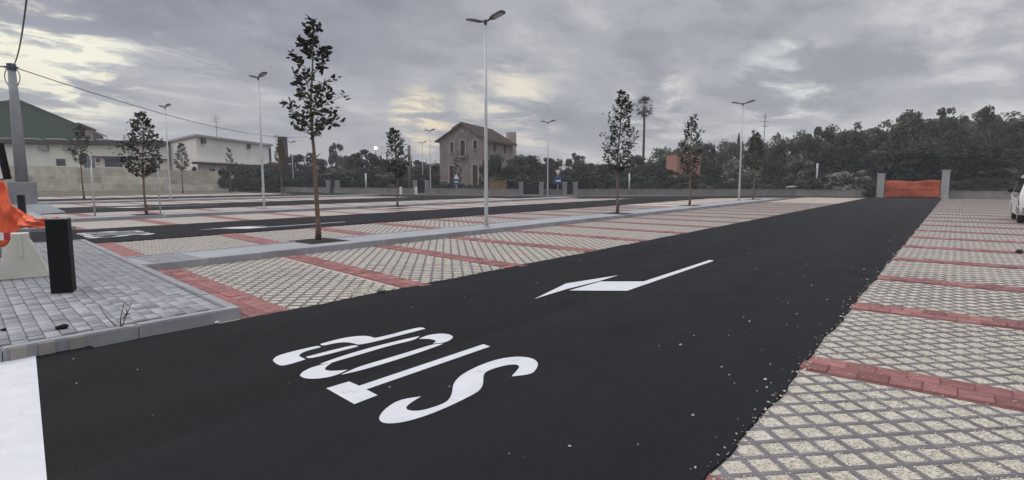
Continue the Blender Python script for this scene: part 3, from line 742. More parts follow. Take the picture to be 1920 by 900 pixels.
# orange safety net, sagging from a hidden post to the bollard
def net():
    t = thing('safety_net', 'orange plastic safety net sagging across the left edge to the bollard', 'safety net')
    n, m = 60, 22; mb = MB()
    cols = [(-70, 9.6, 335, 470), (-30, 9.6, 338, 468), (0, 9.6, 340, 462), (14, 9.5, 352, 445), (24, 9.4, 385, 432), (36, 9.2, 402, 428), (55, 8.8, 408, 428), (75, 8.2, 411, 427), (100, 7.75, 407, 421)]
    for i in range(n+1):
        q = i/n*(len(cols)-1); k = min(int(q), len(cols)-2); f = q-k; c = [a+(b-a)*f for a, b in zip(cols[k], cols[k+1])]
        for j in range(m+1):
            y = c[2]+(c[3]-c[2])*j/m; v = px_at(c[0], y, c[1])
            w = .05*math.sin(i*.28+j*.22)+.03*math.sin(j*.55-i*.2)+.012*math.sin(i*1.1+j*.7)+R.uniform(-.006, .006)
            mb.v.append((v.x+w*.6*SY, v.y-w*CY, v.z+R.uniform(-.006, .006)))
    for i in range(n):
        for j in range(m): a = i*(m+1)+j; mb.f.append((a, a+1, a+m+2, a+m+1))
    o = mb.build('netting', m_net, t, smooth=True); sm = o.modifiers.new('thick', 'SOLIDIFY'); sm.thickness = .006
    p0 = px_at(-62, 400, 9.55); MB().tube([(p0.x, p0.y, KZ), (p0.x, p0.y, 1.62)], .02, 8).build('stake', m_side, t)
net()
bd = thing('barrier_board', 'red and white striped board end under the orange net', 'barrier board', (*W(8, 9.2), 0), YAW+.35)
for i in range(5):
    MB().box(-.34+.09*i, -.255+.09*i, -.012, .012, .52, .64).build('stripe', m_signw if i % 2 == 0 else m_signr, bd)
MB().box(-.32, -.28, -.02, .02, KZ, .52).build('leg', m_side, bd); MB().box(.0, .04, -.02, .02, KZ, .52).build('leg', m_side, bd)
# leaning roadworks panel
rs = thing('works_sign', 'leaning dark edged works sign with a blue disc above the orange net', 'sign', (*W(0, 10.0), 0), 1.30)
mt = Matrix.Translation((-.06, 0, 1.50)) @ Matrix.Rotation(-.10, 4, 'Y')
MB().box(-.38, .22, -.02, .02, 0, .64, mt).build('panel', m_black, rs)
MB().box(-.36, .11, -.026, -.021, .02, .62, mt).build('face', m_signw, rs)
MB().tube([mt @ Vector((-.02, -.028, .33)), mt @ Vector((-.02, -.034, .33))], .15, 24).build('disc', m_signb, rs)
MB().tube([(-.1, .04, KZ), (-.1, .04, 1.6)], .022, 8).build('post', m_side, rs)

# ------------------------------------------------------------------ concrete utility pole and cables
PD = 25.4; PX, PY = W(41, PD); pole_top = Z(119, PD)
up = thing('utility_pole', 'concrete utility pole in a square block at the left edge', 'utility pole', (PX, PY, 0))
lean_t = Vector((*W(22.5, PD), 0)) - Vector((*W(23.6, PD), 0))
MB().tube([(0,0,1.4),(0,0,4),(0,0,pole_top)], [.235,.2,.135], 14).build('pole', m_polec, up, smooth=True)
MB().box(-.36, .36, -.36, .36, 0, 1.42, Matrix.Rotation(YAW, 4, 'Z')).build('base_block', m_polec, up, bevel=.02)
ft = MB(); rzm = Matrix.Rotation(YAW, 4, 'Z')
ft.add([rzm @ Vector(q) for q in ((-.5,-.75,0),(1.35,-.75,0),(1.35,.7,0),(-.5,.7,0),(-.4,-.42,.42),(.75,-.42,.42),(.75,.4,.42),(-.4,.4,.42))], [(0,1,5,4),(1,2,6,5),(2,3,7,6),(3,0,4,7),(4,5,6,7)]).build('footing', m_conc, up)
MB().tube([(0,0,pole_top-.3),(0,0,pole_top-.02)], [.17,.17], 12).build('collar', m_bluegrey, up)
for s in (-1, 1):
    MB().tube([(s*.14*CY, s*.14*SY, pole_top-.15), (s*.3*CY, s*.3*SY, pole_top-.18)], .03, 8).build('bracket', m_bluegrey, up)
    a = [Vector((s*(.2+.14*math.sin(q*math.pi))*CY, s*(.2+.14*math.sin(q*math.pi))*SY, pole_top-.2-.75*q)) for q in [i/8 for i in range(9)]]
    MB().tube(a, .02, 6).build('cable_loop', m_cable, up, smooth=True)
def cable(label, a, b, sag, r):
    a, b = Vector(a), Vector(b); pts = [a.lerp(b, i/24)-Vector((0, 0, sag*4*(i/24)*(1-i/24))) for i in range(25)]
    o = MB().tube(pts, r, 6).build('overhead_cable', m_cable, None, smooth=True); o['label'] = label; o['category'] = 'cable'; o['group'] = 'overhead cables from the utility pole'
ptop = (PX, PY, pole_top-.12)
cable('thick overhead cable rising from the pole out of the top of the picture', ptop, px_at(96, -90, 11.5), .55, .02)
cable('thin overhead wire running right from the pole across the sky', ptop, px_at(580, 256, 85), 1.1, .022)
cable('overhead wire leaving the pole towards the left edge', ptop, px_at(-300, 100, 30), .25, .03)
# thin posts
def post(label, x, D, top, r=.035, plate=None, mat=m_galv, z0=0.0, name='sign_post', cat='post', group=None):
    X, Y = W(x, D); t = thing(name, label, cat, (X, Y, z0), YAW, group)
    MB().tube([(0,0,0),(0,0,Z(top, D)-z0)], r, 8).build('post', mat, t, smooth=True)
    if plate: plate(t, Z(top, D)-z0)
    return t
post('thin grey post left of the bushy sapling, with its sign edge on', 173, 22.6, 292, .03, lambda t, h: MB().box(-.012, .012, -.18, .18, h-.42, h-.02).build('sign_plate', m_side, t))
post('thin grey post right of the bushy sapling, with its sign edge on', 297, 23.6, 290, .03, lambda t, h: MB().box(-.012, .012, -.18, .18, h-.42, h-.02).build('sign_plate', m_side, t))
post('slim post before the hedge right of the first sapling', 686, 66, 325, .09); post('slim post in the meadow right of the dense sapling', 1180, 62, 325, .08)
post('slim post before the flowering bushes, left of the orange gate', 1531, 60, 306, .09)
post('dark wooden pole left of the farmhouse lamps', 768, 66, 272, .17, mat=m_wood, name='wooden_pole', cat='pole')
def giveway(t, h):
    tri = [(-.34, h-.02), (.34, h-.02), (0, h-.62)]; tri2 = [(-.26, h-.065), (.26, h-.065), (0, h-.52)]
    MB().prism(ccw(tri), .05, .07, mX).build('give_way_plate', m_signr, t); MB().prism(ccw(tri2), .071, .075, mX).build('white_centre', m_signw, t)
    MB().box(-.34, .34, -.07, -.05, h-1.45, h-.72).build('blue_plate', m_signb, t); MB().box(-.2, .26, -.075, -.071, h-1.18, h-1.02).build('white_bar', m_signw, t)
post('give way sign over a blue arrow plate, right of the middle lamp', 1046, 56, 318, .035, giveway, name='traffic_sign', cat='sign')
def bluesign(t, h):
    MB().prism(ccw([(-.32, h-.55), (.32, h-.55), (0, h)]), .05, .07, mX).build('triangle_plate', m_signw, t); MB().box(-.3, .3, -.07, -.05, h-1.15, h-.6).build('blue_plate', m_signb, t)
    MB().box(-.2, .2, -.076, -.071, h-.95, h-.8).build('white_bar', m_signw, t)
post('small blue and white sign before the farmhouse wall', 856, 62, 326, .035, bluesign, name='traffic_sign', cat='sign')
for x, lb in ((751, 'white marker post right of the sapling, left of the pair'), (780, 'white marker post by the small gateway')):
    X, Y = W(x, 60); t = thing('marker_post', lb, 'marker post', (X, Y, 0), 0, 'white marker posts by the road')
    MB().tube([(0,0,0),(0,0,.75)], .13, 12).build('post', m_signw, t); MB().tube([(0,0,.75),(0,0,.8)], [.13,.05], 12).build('cap', m_signw, t)

# ------------------------------------------------------------------ boundary walls and gateways
def wall_run(name, pts, h, th, mat, label, cat, panel=None, coping=None, groove=None, top2=None):
    t = thing(name, label, cat)
    for (ax, ay), (bx2, by2) in zip(pts, pts[1:]):
        d = Vector((bx2-ax, by2-ay)); L = d.length; ang = math.atan2(d.y, d.x); mt = Matrix.Translation((ax, ay, 0)) @ Matrix.Rotation(ang, 4, 'Z')
        n = max(1, round(L/panel)) if panel else 1
        for i in range(n):
            a, b = L*i/n+.012, L*(i+1)/n-.012
            levels = groove or [0, h]
            if top2: fq = (i+.5)/n; k0 = pts.index((ax, ay)); levels = [q*(top2[k0]+(top2[k0+1]-top2[k0])*fq) for q in (0, .31, .62, 1)]
            for k in range(len(levels)-1):
                MB().box(a, b, -.004*(k % 2), th+.003*((i+k) % 3), levels[k]+(.03 if k else -.2), levels[k+1], mt).build('wall_panel', mat, t)
        if coping: MB().box(0, L, -.03, th+.03, h+.002, h+coping, mt).build('coping', mat, t)
    return t
WL = [W(-260, 76), W(60, 79), W(437, 82)]
hw = Z(311, 79)
wall_run('concrete_wall', WL, hw, .3, m_wallc, 'long board marked concrete wall along the left end of the car park', 'wall', panel=3.1, top2=[hw, hw, Z(322, 82)])
LW = [W(437, 82), W(640, 67), W(775, 62.5)]; LW2 = [W(800, 61.5), W(900, 59), W(973, 57)]; LW3 = [W(1018, 56.5), W(1057, 56.2)]; LW4 = [W(1081, 56), W(1190, 57.5), (-12, 58.6), (-5.3, 58.6)]; LW5 = [(-.55, 58.6), (40, 58.6)]
for L_, lb in ((LW, 'low concrete wall below the dark hedge, right of the tall wall'), (LW2, 'low concrete wall in front of the farmhouse'), (LW3, 'short low wall between the two gateways under the give way sign'),
               (LW4, 'long low wall below the right hand trees, left of the orange gate'), (LW5, 'low wall right of the orange gate, behind the white car')):
    wall_run('low_wall', L_, .58, .22, m_lowwall, lb, 'wall', panel=4.0, coping=.05)
def pillar(label, x, D, top, w=.42, xy=None, grp='gateposts'):
    X, Y = xy or W(x, D); t = thing('gatepost', label, 'gatepost', (X, Y, 0), YAW if not xy else 0, grp); h = Z(top, D)
    MB().box(-w/2, w/2, -w/2, w/2, 0, h-.08).build('shaft', m_polec, t, bevel=.015); MB().box(-w/2-.03, w/2+.03, -w/2-.03, w/2+.03, h-.077, h).build('cap', m_conc, t)
for x, lb in ((977, 'first of four gateposts right of the farmhouse, at the wide dark gate'), (1015, 'second gatepost, right side of the wide dark gate'), (1059, 'third gatepost, left side of the narrow gate'), (1079, 'fourth gatepost, right side of the narrow gate')):
    pillar(lb, x, 56.2, 341)
pillar('left of two gateposts in front of the hedge behind the big sapling', 615, 68, 338, .45); pillar('right of two gateposts in front of the hedge behind the big sapling', 632, 67.5, 338, .45)
pillar('left gatepost of the small gateway beside the farmhouse lamps', 778, 62, 338, .4); pillar('right gatepost of the small gateway beside the farmhouse lamps', 800, 62, 338, .4)
def gpost(label, X, H_):
    t = thing('gatepost', label, 'gatepost', (X, 58.3, 0), 0, 'gateposts at the orange net'); w = .52
    MB().box(-w/2, w/2, -w/2, w/2, 0, H_-.1).build('shaft', m_conc, t, bevel=.02); MB().box(-w/2-.03, w/2+.03, -w/2-.03, w/2+.03, H_-.097, H_).build('cap', m_conc, t)
gpost('left gatepost of the orange netted gateway at the road end', -5.2, 2.1); gpost('right, taller gatepost of the orange netted gateway at the road end', -.75, 2.35)
def gate(label, x0, x1, D, top):
    a, b = Vector(W(x0, D)), Vector(W(x1, D)); d = b-a; L = d.length; t = thing('metal_gate', label, 'gate', (a.x, a.y, 0), math.atan2(d.y, d.x)); h = Z(top, D)
    MB().box(0, L, -.03, .03, .1, .18).build('bottom_rail', m_roofd, t); MB().box(0, L, -.03, .03, h-.1, h).build('top_rail', m_roofd, t)
    n = max(6, int(L/.13))
    for i in range(n): MB().box(L*(i+.2)/n, L*(i+.8)/n, -.015, .015, .185, h-.105).build('bar', m_roofd, t)
gate('wide dark barred gate between the first two gateposts', 979, 1013, 56.4, 346); gate('narrow dark barred gate between the last two gateposts', 1061, 1077, 56.4, 345)
gate('dark barred gate behind the big sapling', 617, 630, 68, 343); gate('reddish dark gate beside the farmhouse lamps', 781, 798, 62.2, 346)
# orange net barrier at the end of the road
nb = thing('net_barrier', 'dusty orange net stretched between two gateposts at the road end', 'barrier'); mb = MB(); n, m = 40, 10
for i in range(n+1):
    for j in range(m+1):
        u, v = i/n, j/m; top = 1.42+.05*math.sin(u*9)+.06*u; mb.v.append((-4.9+3.85*u, 58.1+.07*math.sin(u*17+v*3)+.05*math.sin(v*6+u*5)+R.uniform(-.02, .02), .03+(top-.03)*v))
for i in range(n):
    for j in range(m): a = i*(m+1)+j; mb.f.append((a, a+1, a+m+2, a+m+1))
o = mb.build('netting', m_netfar, nb, smooth=True); sm = o.modifiers.new('thick', 'SOLIDIFY'); sm.thickness = .01
MB().tube([(-4.9, 58.12, .75), (-3, 58.04, .78), (-1.05, 58.1, .8)], .03, 6).build('fold', m_netfar, nb)
# rusty sheet panel by the gateway, white concrete pipe on the wall
rp = thing('sheet_panel', 'rusty brown sheet metal panel right of the farmhouse', 'panel', (*W(917, 58.5), 0), YAW)
pw = 1.5
for i in range(3): MB().box(i*.62-.02, i*.62+.58, -.02, .02+.012*(i % 2), .62, Z(338, 58.5)-.12*(i == 0)).build('metal_sheet', m_sheet, rp)
MB().box(-.05, 1.85, .03, .07, .9, .98).build('rail', m_shut, rp)
wp = thing('white_slab', 'white concrete length lying on the low wall left of the orange gate', 'slab', (*W(1489, 59.5), .62), YAW-.1)
MB().tube([(-.75,0,.13),(.75,0,.24)], .12, 10).build('pipe', m_signw, wp); MB().box(-.2, .2, -.1, .1, .0, .1).build('rest', m_lowwall, wp)

# ------------------------------------------------------------------ buildings
def frame_local(x0, D0, x1, D1):
    a, b = Vector(W(x0, D0)), Vector(W(x1, D1)); d = b-a
    return a, d.length, math.atan2(d.y, d.x)
def opening(t, u0, u1, z0, z1, mat, trim=None, tw=.14, name='window', sill=False, y=0.0):
    """built onto the wall plane y=0 of a facade that faces -y: frame proud, leaf recessed look by a deep frame"""
    w = MB().box(u0, u1, y-.03, y+.05, z0, z1).build(name, mat, t)
    if trim:
        fr = MB(); fr.box(u0-tw, u0-.003, y-.09, y+.04, z0, z1); fr.box(u1+.003, u1+tw, y-.09, y+.04, z0, z1); fr.box(u0-tw, u1+tw, y-.095, y+.04, z1+.003, z1+tw); fr.build('frame', trim, w)
    if sill: MB().box(u0-.1, u1+.1, y-.16, y+.02, z0-.1, z0-.003).build('sill', trim or m_conc, w)
    MB().box((u0+u1)/2-.02, (u0+u1)/2+.02, y-.045, y-.031, z0+.02, z1-.02).build('mullion', m_shut, w)
    return w
# stone farmhouse
def farmhouse():
    D = 80; a, L, ang = frame_local(825, D, 911, D-2.2); t = thing('stone_farmhouse', 'old two storey stone farmhouse with a gable and a stub tower', 'house', (a.x, a.y, 0), ang)
    e, r = Z(263, D), Z(235, D); dep = 12.0
    MB().add([(0,0,-.5),(L,0,-.5),(L,dep,-.5),(0,dep,-.5),(0,0,e),(L,0,e),(L,dep,e),(0,dep,e),(L/2,0,r),(L/2,dep,r)],
             [(0,1,5,8,4),(1,2,6,5),(2,3,7,9,6),(3,0,4,7),(4,8,9,7),(5,6,9,8)]).build('wall', m_stone, t)
    rf = MB(); th = .16; sl = (r-e)/(L/2)
    for s in (0, 1):
        u = (lambda q: q) if s == 0 else (lambda q: L-q)
        P = [(u(-.55), e-.55*sl), (u(L/2), r)]
        for (y0, y1) in ((-.45, dep+.4),):
            v = [(P[0][0], y0, P[0][1]+.03), (P[1][0], y0, P[1][1]+.03), (P[1][0], y1, P[1][1]+.03), (P[0][0], y1, P[0][1]+.03)]
            rf.add(v+[(x, y, z+th) for x, y, z in v], [(0,1,2,3),(4,7,6,5),(0,4,5,1),(1,5,6,2),(2,6,7,3),(3,7,4,0)])
    # the upper slab of the left slope sits a step higher
    u0, u1 = L*.30, L/2
    v = [(u0, -.5, e+u0*sl+.2), (u1+.05, -.5, r+.2), (u1+.05, dep+.42, r+.2), (u0, dep+.42, e+u0*sl+.2)]
    rf.add(v+[(x, y, z+.16) for x, y, z in v], [(0,1,2,3),(4,7,6,5),(0,4,5,1),(1,5,6,2),(2,6,7,3),(3,7,4,0)])
    roof = rf.build('roof', m_tile, t)
    tl = MB()
    for i in range(34):                          # rows of roof tiles on the slope that shows
        q = i/34; x = L/2+(L/2+.5)*q; z = r-(x-L/2)*sl+.2; tl.box(x, x+.2, -.43, dep+.38, z-.05, z+.02+.02*R.random())
    tl.build('tile_rows', m_tile, roof, kind='stuff')
    k = L/86.0                                   # metres per photograph pixel along the facade
    uu = lambda x: (x-825)*k
    opening(t, uu(846), uu(851.5), Z(285, D), Z(267, D), m_shut, m_trim, .17, sill=True)
    opening(t, uu(889), uu(895), Z(281, D), Z(264.5, D), m_shut, m_trim, .17, sill=True)
    opening(t, uu(865), uu(873), Z(292, D), Z(264.5, D), m_shut, m_trim, .17, name='balcony_door')
    opening(t, uu(843.5), uu(852), .0, Z(311, D), m_shut, m_trim, .2, name='door')
    opening(t, uu(887), uu(896), .6, Z(310, D), m_shut, m_trim, .2, name='door')
    b = MB().box(uu(862), uu(877), -.85, .0, Z(294, D)-.14, Z(294, D)).build('balcony', m_trim, t)
    rl = MB()
    for i in range(8): rl.box(uu(862)+.16*i, uu(862)+.16*i+.03, -.83, -.80, Z(294, D)+.002, Z(294, D)+.9)
    rl.build('railing', m_roofd, b)
    MB().tube([(L/2, -.02, Z(247, D)), (L/2, -.06, Z(247, D))], .28, 16).build('round_vent', m_trim, t)
    # side wall openings
    for y0 in (3.0, 7.5): MB().box(L-.03, L+.04, y0, y0+1.0, Z(283, D), Z(268, D)).build('window', m_shut, t)
    # cylindrical stub tower behind the right corner
    tx, ty = Vector(W(958.5, 92))-a, 0
    tw_ = Matrix.Rotation(-ang, 4, 'Z') @ Vector((tx.x, tx.y, 0))
    MB().tube([(tw_.x, tw_.y, 0), (tw_.x, tw_.y, Z(256, 92)), (tw_.x, tw_.y, Z(248.5, 92))], [.86, .84, .84], 18).build('tower', m_trim, t)
farmhouse()
# long low white warehouse behind the concrete wall
def warehouse():
    a, L, ang = frame_local(-120, 92, 316, 100); t = thing('white_warehouse', 'long low white warehouse with dark roof edge behind the concrete wall', 'warehouse', (a.x, a.y, 0), ang)
    def u(x): # column -> distance along the facade
        d = Vector((math.cos(ang), math.sin(ang))); p0 = Vector(W(x, 1.0)); n = Vector((-d.y, d.x)); s = n.dot(a)/n.dot(p0); return d.dot(p0*s-a)
    def Du(x): return 92+(100-92)*(x+120)/436
    zt = Z(266, 94); n = 7
    MB().box(0, L, 0, 18, 0, zt-.35).build('wall', m_white, t)
    rf = MB()
    for i in range(9): rf.box(L*i/9+.05, L*(i+1)/9-.05, -.7-.1*(i % 2), 18, zt-.34+.05*(i % 2), zt+.42+.06*R.random())
    rf.build('roof_edge', m_roofd, t)
    for i in range(9): MB().box(L*i/9+1, L*i/9+3.2, -.7, 2, zt+.55, zt+.65).build('roof_sheet', m_white, t)
    for x0, x1, y0, y1, m, nm in ((108.5, 126, 311, 298, m_dglass, 'window'), (160, 181, 316, 292, m_bluegrey, 'door'), (199, 232, 313, 297, m_bluegrey, 'window'), (284, 302, 318, 296, m_roofd, 'door')):
        DD = Du((x0+x1)/2); opening(t, u(x0), u(x1), Z(y0, DD), Z(y1, DD), m, m_white2, .16, name=nm)
    for x0, x1 in ((80, 97), (125, 150)): MB().box(u(x0), u(x1), -.55, -.01, zt-1.3, zt-.5).build('wall_unit', m_side, t)
    MB().box(u(183), u(262), -.9, -.01, Z(296.5, 98), Z(293.5, 98)).build('canopy', m_roofd, t)
    MB().box(u(262), u(316), -.6, -.01, Z(300, 99), Z(298, 99)).build('canopy', m_roofd, t)
    for x, lb in ((93, 'faint no parking plate at the far left of the white warehouse wall'), (186, 'no parking plate beside the blue grey warehouse door')):
        DD = Du(x)-.12; X, Y = W(x, DD); s = thing('no_parking_sign', lb, 'sign', (X, Y, Z(312, DD)), ang, 'no parking plates on the warehouse')
        MB().box(-.52, .52, -.02, .02, 0, 1.5).build('plate', m_signw, s)
        MB().tube([(0, -.022, 1.0), (0, -.03, 1.0)], .36, 24).build('red_ring', m_signr, s); MB().tube([(0, -.031, 1.0), (0, -.036, 1.0)], .27, 24).build('blue_disc', m_signb, s)
        MB().box(-.33, .33, -.041, -.037, .965, 1.035, Matrix.Translation((0,0,1.0)) @ Matrix.Rotation(.78, 4, 'Y') @ Matrix.Translation((0,0,-1.0))).build('red_bar', m_signr, s)
        MB().box(-.4, .4, -.026, -.021, .22, .3).build('text_line', m_side, s); MB().box(-.3, .3, -.026, -.021, .36, .43).build('text_line', m_side, s)
warehouse()
# big green clad gable behind it
def greenhall():
    D = 118; a, L, ang = frame_local(-150, D-8, 156, D+4); t = thing('green_hall', 'big dark green clad gabled hall behind the white warehouse', 'building', (a.x, a.y, 0), ang)
    ap = Vector(W(51, D))-a; ua = ap.length; zr = Z(190, D); z0, z1 = Z(212, D-8), Z(237, D+4); dep = 30
    MB().add([(0,0,0),(L,0,0),(L,dep,0),(0,dep,0),(0,0,z0),(L,0,z1),(L,dep,z1),(0,dep,z0),(ua,0,zr),(ua,dep,zr)],
             [(0,1,5,8,4),(1,2,6,5),(2,3,7,9,6),(3,0,4,7),(4,8,9,7),(5,6,9,8)]).build('wall', m_green, t)
    n = int(L/.9); rb = MB()
    for i in range(n):
        x = L*(i+.5)/n; zt = (z0+(zr-z0)*x/ua) if x < ua else (zr+(z1-zr)*(x-ua)/(L-ua)); rb.box(x-.12, x+.12, -.06, .02, 2, zt-.05)
    rb.build('cladding_rib', m_green, t, kind='stuff')
    r = MB()
    for (xa, za, xb, zb) in ((-.6, z0-.1, ua, zr), (ua, zr, L+.8, z1-.3)):
        v = [(xa,-.6,za+.02),(xb,-.6,zb+.02),(xb,dep,zb+.02),(xa,dep,za+.02)]; r.add(v+[(x,y,z+.3) for x,y,z in v], [(0,1,2,3),(4,7,6,5),(0,4,5,1),(1,5,6,2),(2,6,7,3),(3,7,4,0)])
    r.build('roof', m_roofd, t)
    # ochre house end at the right
    h = frame_local(157, 124, 181, 126); t2 = thing('ochre_house', 'narrow ochre house end with a balcony right of the green hall', 'house', (h[0].x, h[0].y, 0), h[2]); L2 = h[1]
    MB().box(0, L2, 0, 9, 0, Z(243, 124)).build('wall', m_ochre, t2)
    zr2, ze2 = Z(233, 124), Z(244, 124)
    r2 = MB(); v = [(-.3,-.6,zr2),(L2+.5,-.6,ze2),(L2+.5,9,ze2),(-.3,9,zr2)]; r2.add(v+[(x,y,z+.35) for x,y,z in v], [(0,1,2,3),(4,7,6,5),(0,4,5,1),(1,5,6,2),(2,6,7,3),(3,7,4,0)]); r2.build('roof', m_roofd, t2)
    MB().box(.2, L2-.1, -1.2, -.01, Z(264, 124), Z(262.5, 124)).build('balcony', m_white, t2); MB().box(.6, 1.9, -.02, .05, Z(262, 124), Z(253, 124)).build('window', m_dglass, t2)
greenhall()
# white two storey building with a flat roof
def whiteblock():
    D = 88; c = Vector(W(372, D)); l = Vector(W(296, D+22)); r = Vector(W(511, D+24)); t = thing('white_block', 'white flat roofed two storey block with a long cornice', 'building')
    zt = Z(256, D); back = l+(r-c)
    poly = ccw([tuple(c), tuple(r), tuple(back), tuple(l)])
    MB().prism(poly, 0, zt).build('wall', m_white2, t)
    cen = (c+back)/2
    big = [tuple(cen+(Vector(p)-cen)*1.045) for p in poly]
    MB().prism(big, zt+.003, zt+.32).build('roof_slab', m_conc, t)
    zm = Z(304, D); d = (r-c); Lr = d.length; ang = math.atan2(d.y, d.x); mt = Matrix.Translation((c.x, c.y, 0)) @ Matrix.Rotation(ang, 4, 'Z')
    MB().box(-1.5, Lr+1.2, -1.0, -.005, zm, zm+.28, mt).build('ledge', m_white, t)
    MB().box(-1.4, Lr+1.1, -.9, -.008, zm-.35, zm-.004, mt).build('ledge_painted_shade', m_shut, t)  # dark strip put in as the shade under the ledge
    for q in (.05, .62):
        MB().box(Lr*q, Lr*q+.9, -.35, -.006, zt-.95, zt-.15, mt).build('vent_box', m_roofd, t)
    for i in range(5): MB().box(Lr*(i+1)/6-.02, Lr*(i+1)/6+.02, -.03, -.004, zm+.3, zt-.02, mt).build('drainpipe', m_white, t)
    MB().box(Lr-1.0, Lr-.1, -.02, .03, zm+.35, zt-.5, mt).build('door', m_shut, t)
    for i in range(4): MB().box(3+i*5.5, 4.6+i*5.5, -.03, .03, .9, zm-.9, mt).build('window', m_dglass, t)
    k = thing('chimney_stack', 'dark square chimney stack at the end of the white block', 'chimney', (*W(533, 100), 0), ang)
    MB().box(-.62, .62, -.6, .6, 0, Z(258, 100)).build('stack', m_roofd, k); MB().box(-.68, .68, -.66, .66, Z(258, 100)+.003, Z(256.5, 100)).build('cap', m_roofd, k)
whiteblock()
oh = frame_local(1268, 73, 1312, 73.6); t = thing('orange_house', 'small orange plastered house among the right hand trees', 'house', (oh[0].x, oh[0].y, 0), oh[2])
MB().box(0, oh[1], 0, 3, 0, Z(287, 73)).build('wall', m_pink, t); MB().box(-.2, oh[1]+.2, -.2, 3.2, Z(287, 73)+.003, Z(286, 73)).build('roof', m_tile, t)
opening(t, 2.2, 2.65, Z(306, 73), Z(294, 73), m_dglass, m_trim, .1); opening(t, .5, .95, Z(306, 73), Z(294, 73), m_dglass, m_trim, .1)
def antenna(label, x, D, y0, y1, r=.05, bars=True):
    X, Y = W(x, D); t = thing('antenna', label, 'antenna', (X, Y, Z(y0, D)), YAW); h = Z(y1, D)-Z(y0, D)
    MB().tube([(0,0,0),(0,0,h)], r, 6).build('mast', m_side, t)
    if bars:
        for k in (.72, .82, .92): MB().tube([(-.7,0,h*k),(.7,0,h*k)], r*.7, 5).build('bar', m_side, t)
antenna('thin television antenna on the green hall', 43, 120, 195, 138); antenna('thin television antenna on the white block roof', 411, 96, 258, 216)
antenna('lattice radio mast beyond the right hand trees', 1429, 135, 300, 212, .09); antenna('short antenna at the right end of the white block', 521, 108, 272, 252)

# ------------------------------------------------------------------ trees behind
def crown(seed, kind, nleaf, leaf):
    """unit crown: x,y in -1..1, z in 0..1"""
    rng = np.random.RandomState(seed); lob = []
    nl = {'dome': 26, 'bush': 22, 'cypress': 16, 'umbrella': 16, 'ragged': 30}[kind]
    for i in range(nl):
        if kind == 'cypress': z = rng.uniform(.05, .95); rr = .6*(1-z)**.6; a = rng.uniform(0, 6.28); q = rng.uniform(0, .6)*rr; lob.append((q*math.cos(a), q*math.sin(a), z, max(.12, rr*.8), .09))
        elif kind == 'umbrella': a = rng.uniform(0, 6.28); q = math.sqrt(rng.uniform(0, 1))*.72; lob.append((q*math.cos(a), q*math.sin(a), .55+.3*(1-q)+rng.uniform(-.12, .08), .32, .16))
        else:
            z = rng.uniform(.08, .9 if kind != 'ragged' else .98); env = math.sqrt(max(.02, 1-((z-.35)/.62)**2)) if z > .35 else .75+.25*z/.35
            a = rng.uniform(0, 6.28); q = env*rng.uniform(.35, .86); s = rng.uniform(.16, .34)*(.7 if kind == 'ragged' and z > .7 else 1); lob.append((q*math.cos(a), q*math.sin(a), z*.86, s, s*.42))
    lob = np.array(lob); wgt = lob[:, 3]**1.6; idx = rng.choice(len(lob), nleaf, p=wgt/wgt.sum()); L = lob[idx]
    d = rng.normal(0, 1, (nleaf, 3)); d[:, 2] += .35; d /= np.linalg.norm(d, axis=1)[:, None]
    rr = rng.uniform(.55, 1.12, nleaf)[:, None]; c = L[:, :3]+d*rr*np.stack([L[:, 3], L[:, 3], L[:, 4]], 1)
    nrm = d+rng.normal(0, .55, (nleaf, 3)); nrm /= np.linalg.norm(nrm, axis=1)[:, None]
    ref = rng.normal(0, 1, (nleaf, 3)); a = np.cross(nrm, ref); a /= np.linalg.norm(a, axis=1)[:, None]; b = np.cross(nrm, a)
    s = (leaf*rng.uniform(.55, 1.35, nleaf))[:, None]; a = a*s; b = b*s*.75
    zs = np.array([1, 1, .5])
    v = np.stack([c+(a)*zs, c+(b+.25*a)*zs, c-(a)*zs, c-(b-.2*a)*zs], 1); v[..., 2] = np.maximum(v[..., 2], 0.0)
    return v.reshape(-1, 3), np.arange(nleaf*4).reshape(-1, 4)
CR = {}
for kd, cnt, lf in (('dome', 3600, .055), ('bush', 2600, .06), ('cypress', 1500, .06), ('umbrella', 1800, .07), ('ragged', 3400, .05)):
    CR[kd] = [crown(100+i*7+len(kd), kd, cnt, lf) for i in range(3)]
CRM = {}
def crown_me(kind, var, mi):
    k = (kind, var, mi)
    if k not in CRM: CRM[k] = np_mesh('crown', *CR[kind][var], m_fol[mi])
    return CRM[k]
def tree(label, x, D, ytop, wpx, kind, mi, var=0, z0=0.0, foot=0.0, depth=None, name='tree', cat='tree', group=None, trunk=True):
    X, Y = W(x, D); h = Z(ytop, D)-z0; r = wpx/2/F*D; t = thing(name, label, cat, (X, Y, z0), R.uniform(0, 6.28), group)
    cb = foot*h
    c = link('crown', crown_me(kind, var, mi), t, (0, 0, cb)); c.scale = (r, r, h-cb)
    if trunk:
        mb = MB().tube([(0,0,-.3),(.05,.02,h*.3),(-.05,.05,h*.62),(.02,0,h*.85)], [.05*h*.5+.05, .02*h+.04, .013*h+.03, .02], 8)
        for i in range(5):
            a = i*1.3; mb.tube([(0,0,h*(.3+.06*i)), (r*.3*math.cos(a), r*.3*math.sin(a), h*(.5+.05*i)), (r*.62*math.cos(a), r*.62*math.sin(a), h*(.62+.05*i))], [.012*h+.03, .009*h+.02, .02], 6)
        mb.build('trunk', m_barkd, t, smooth=True)
    return t
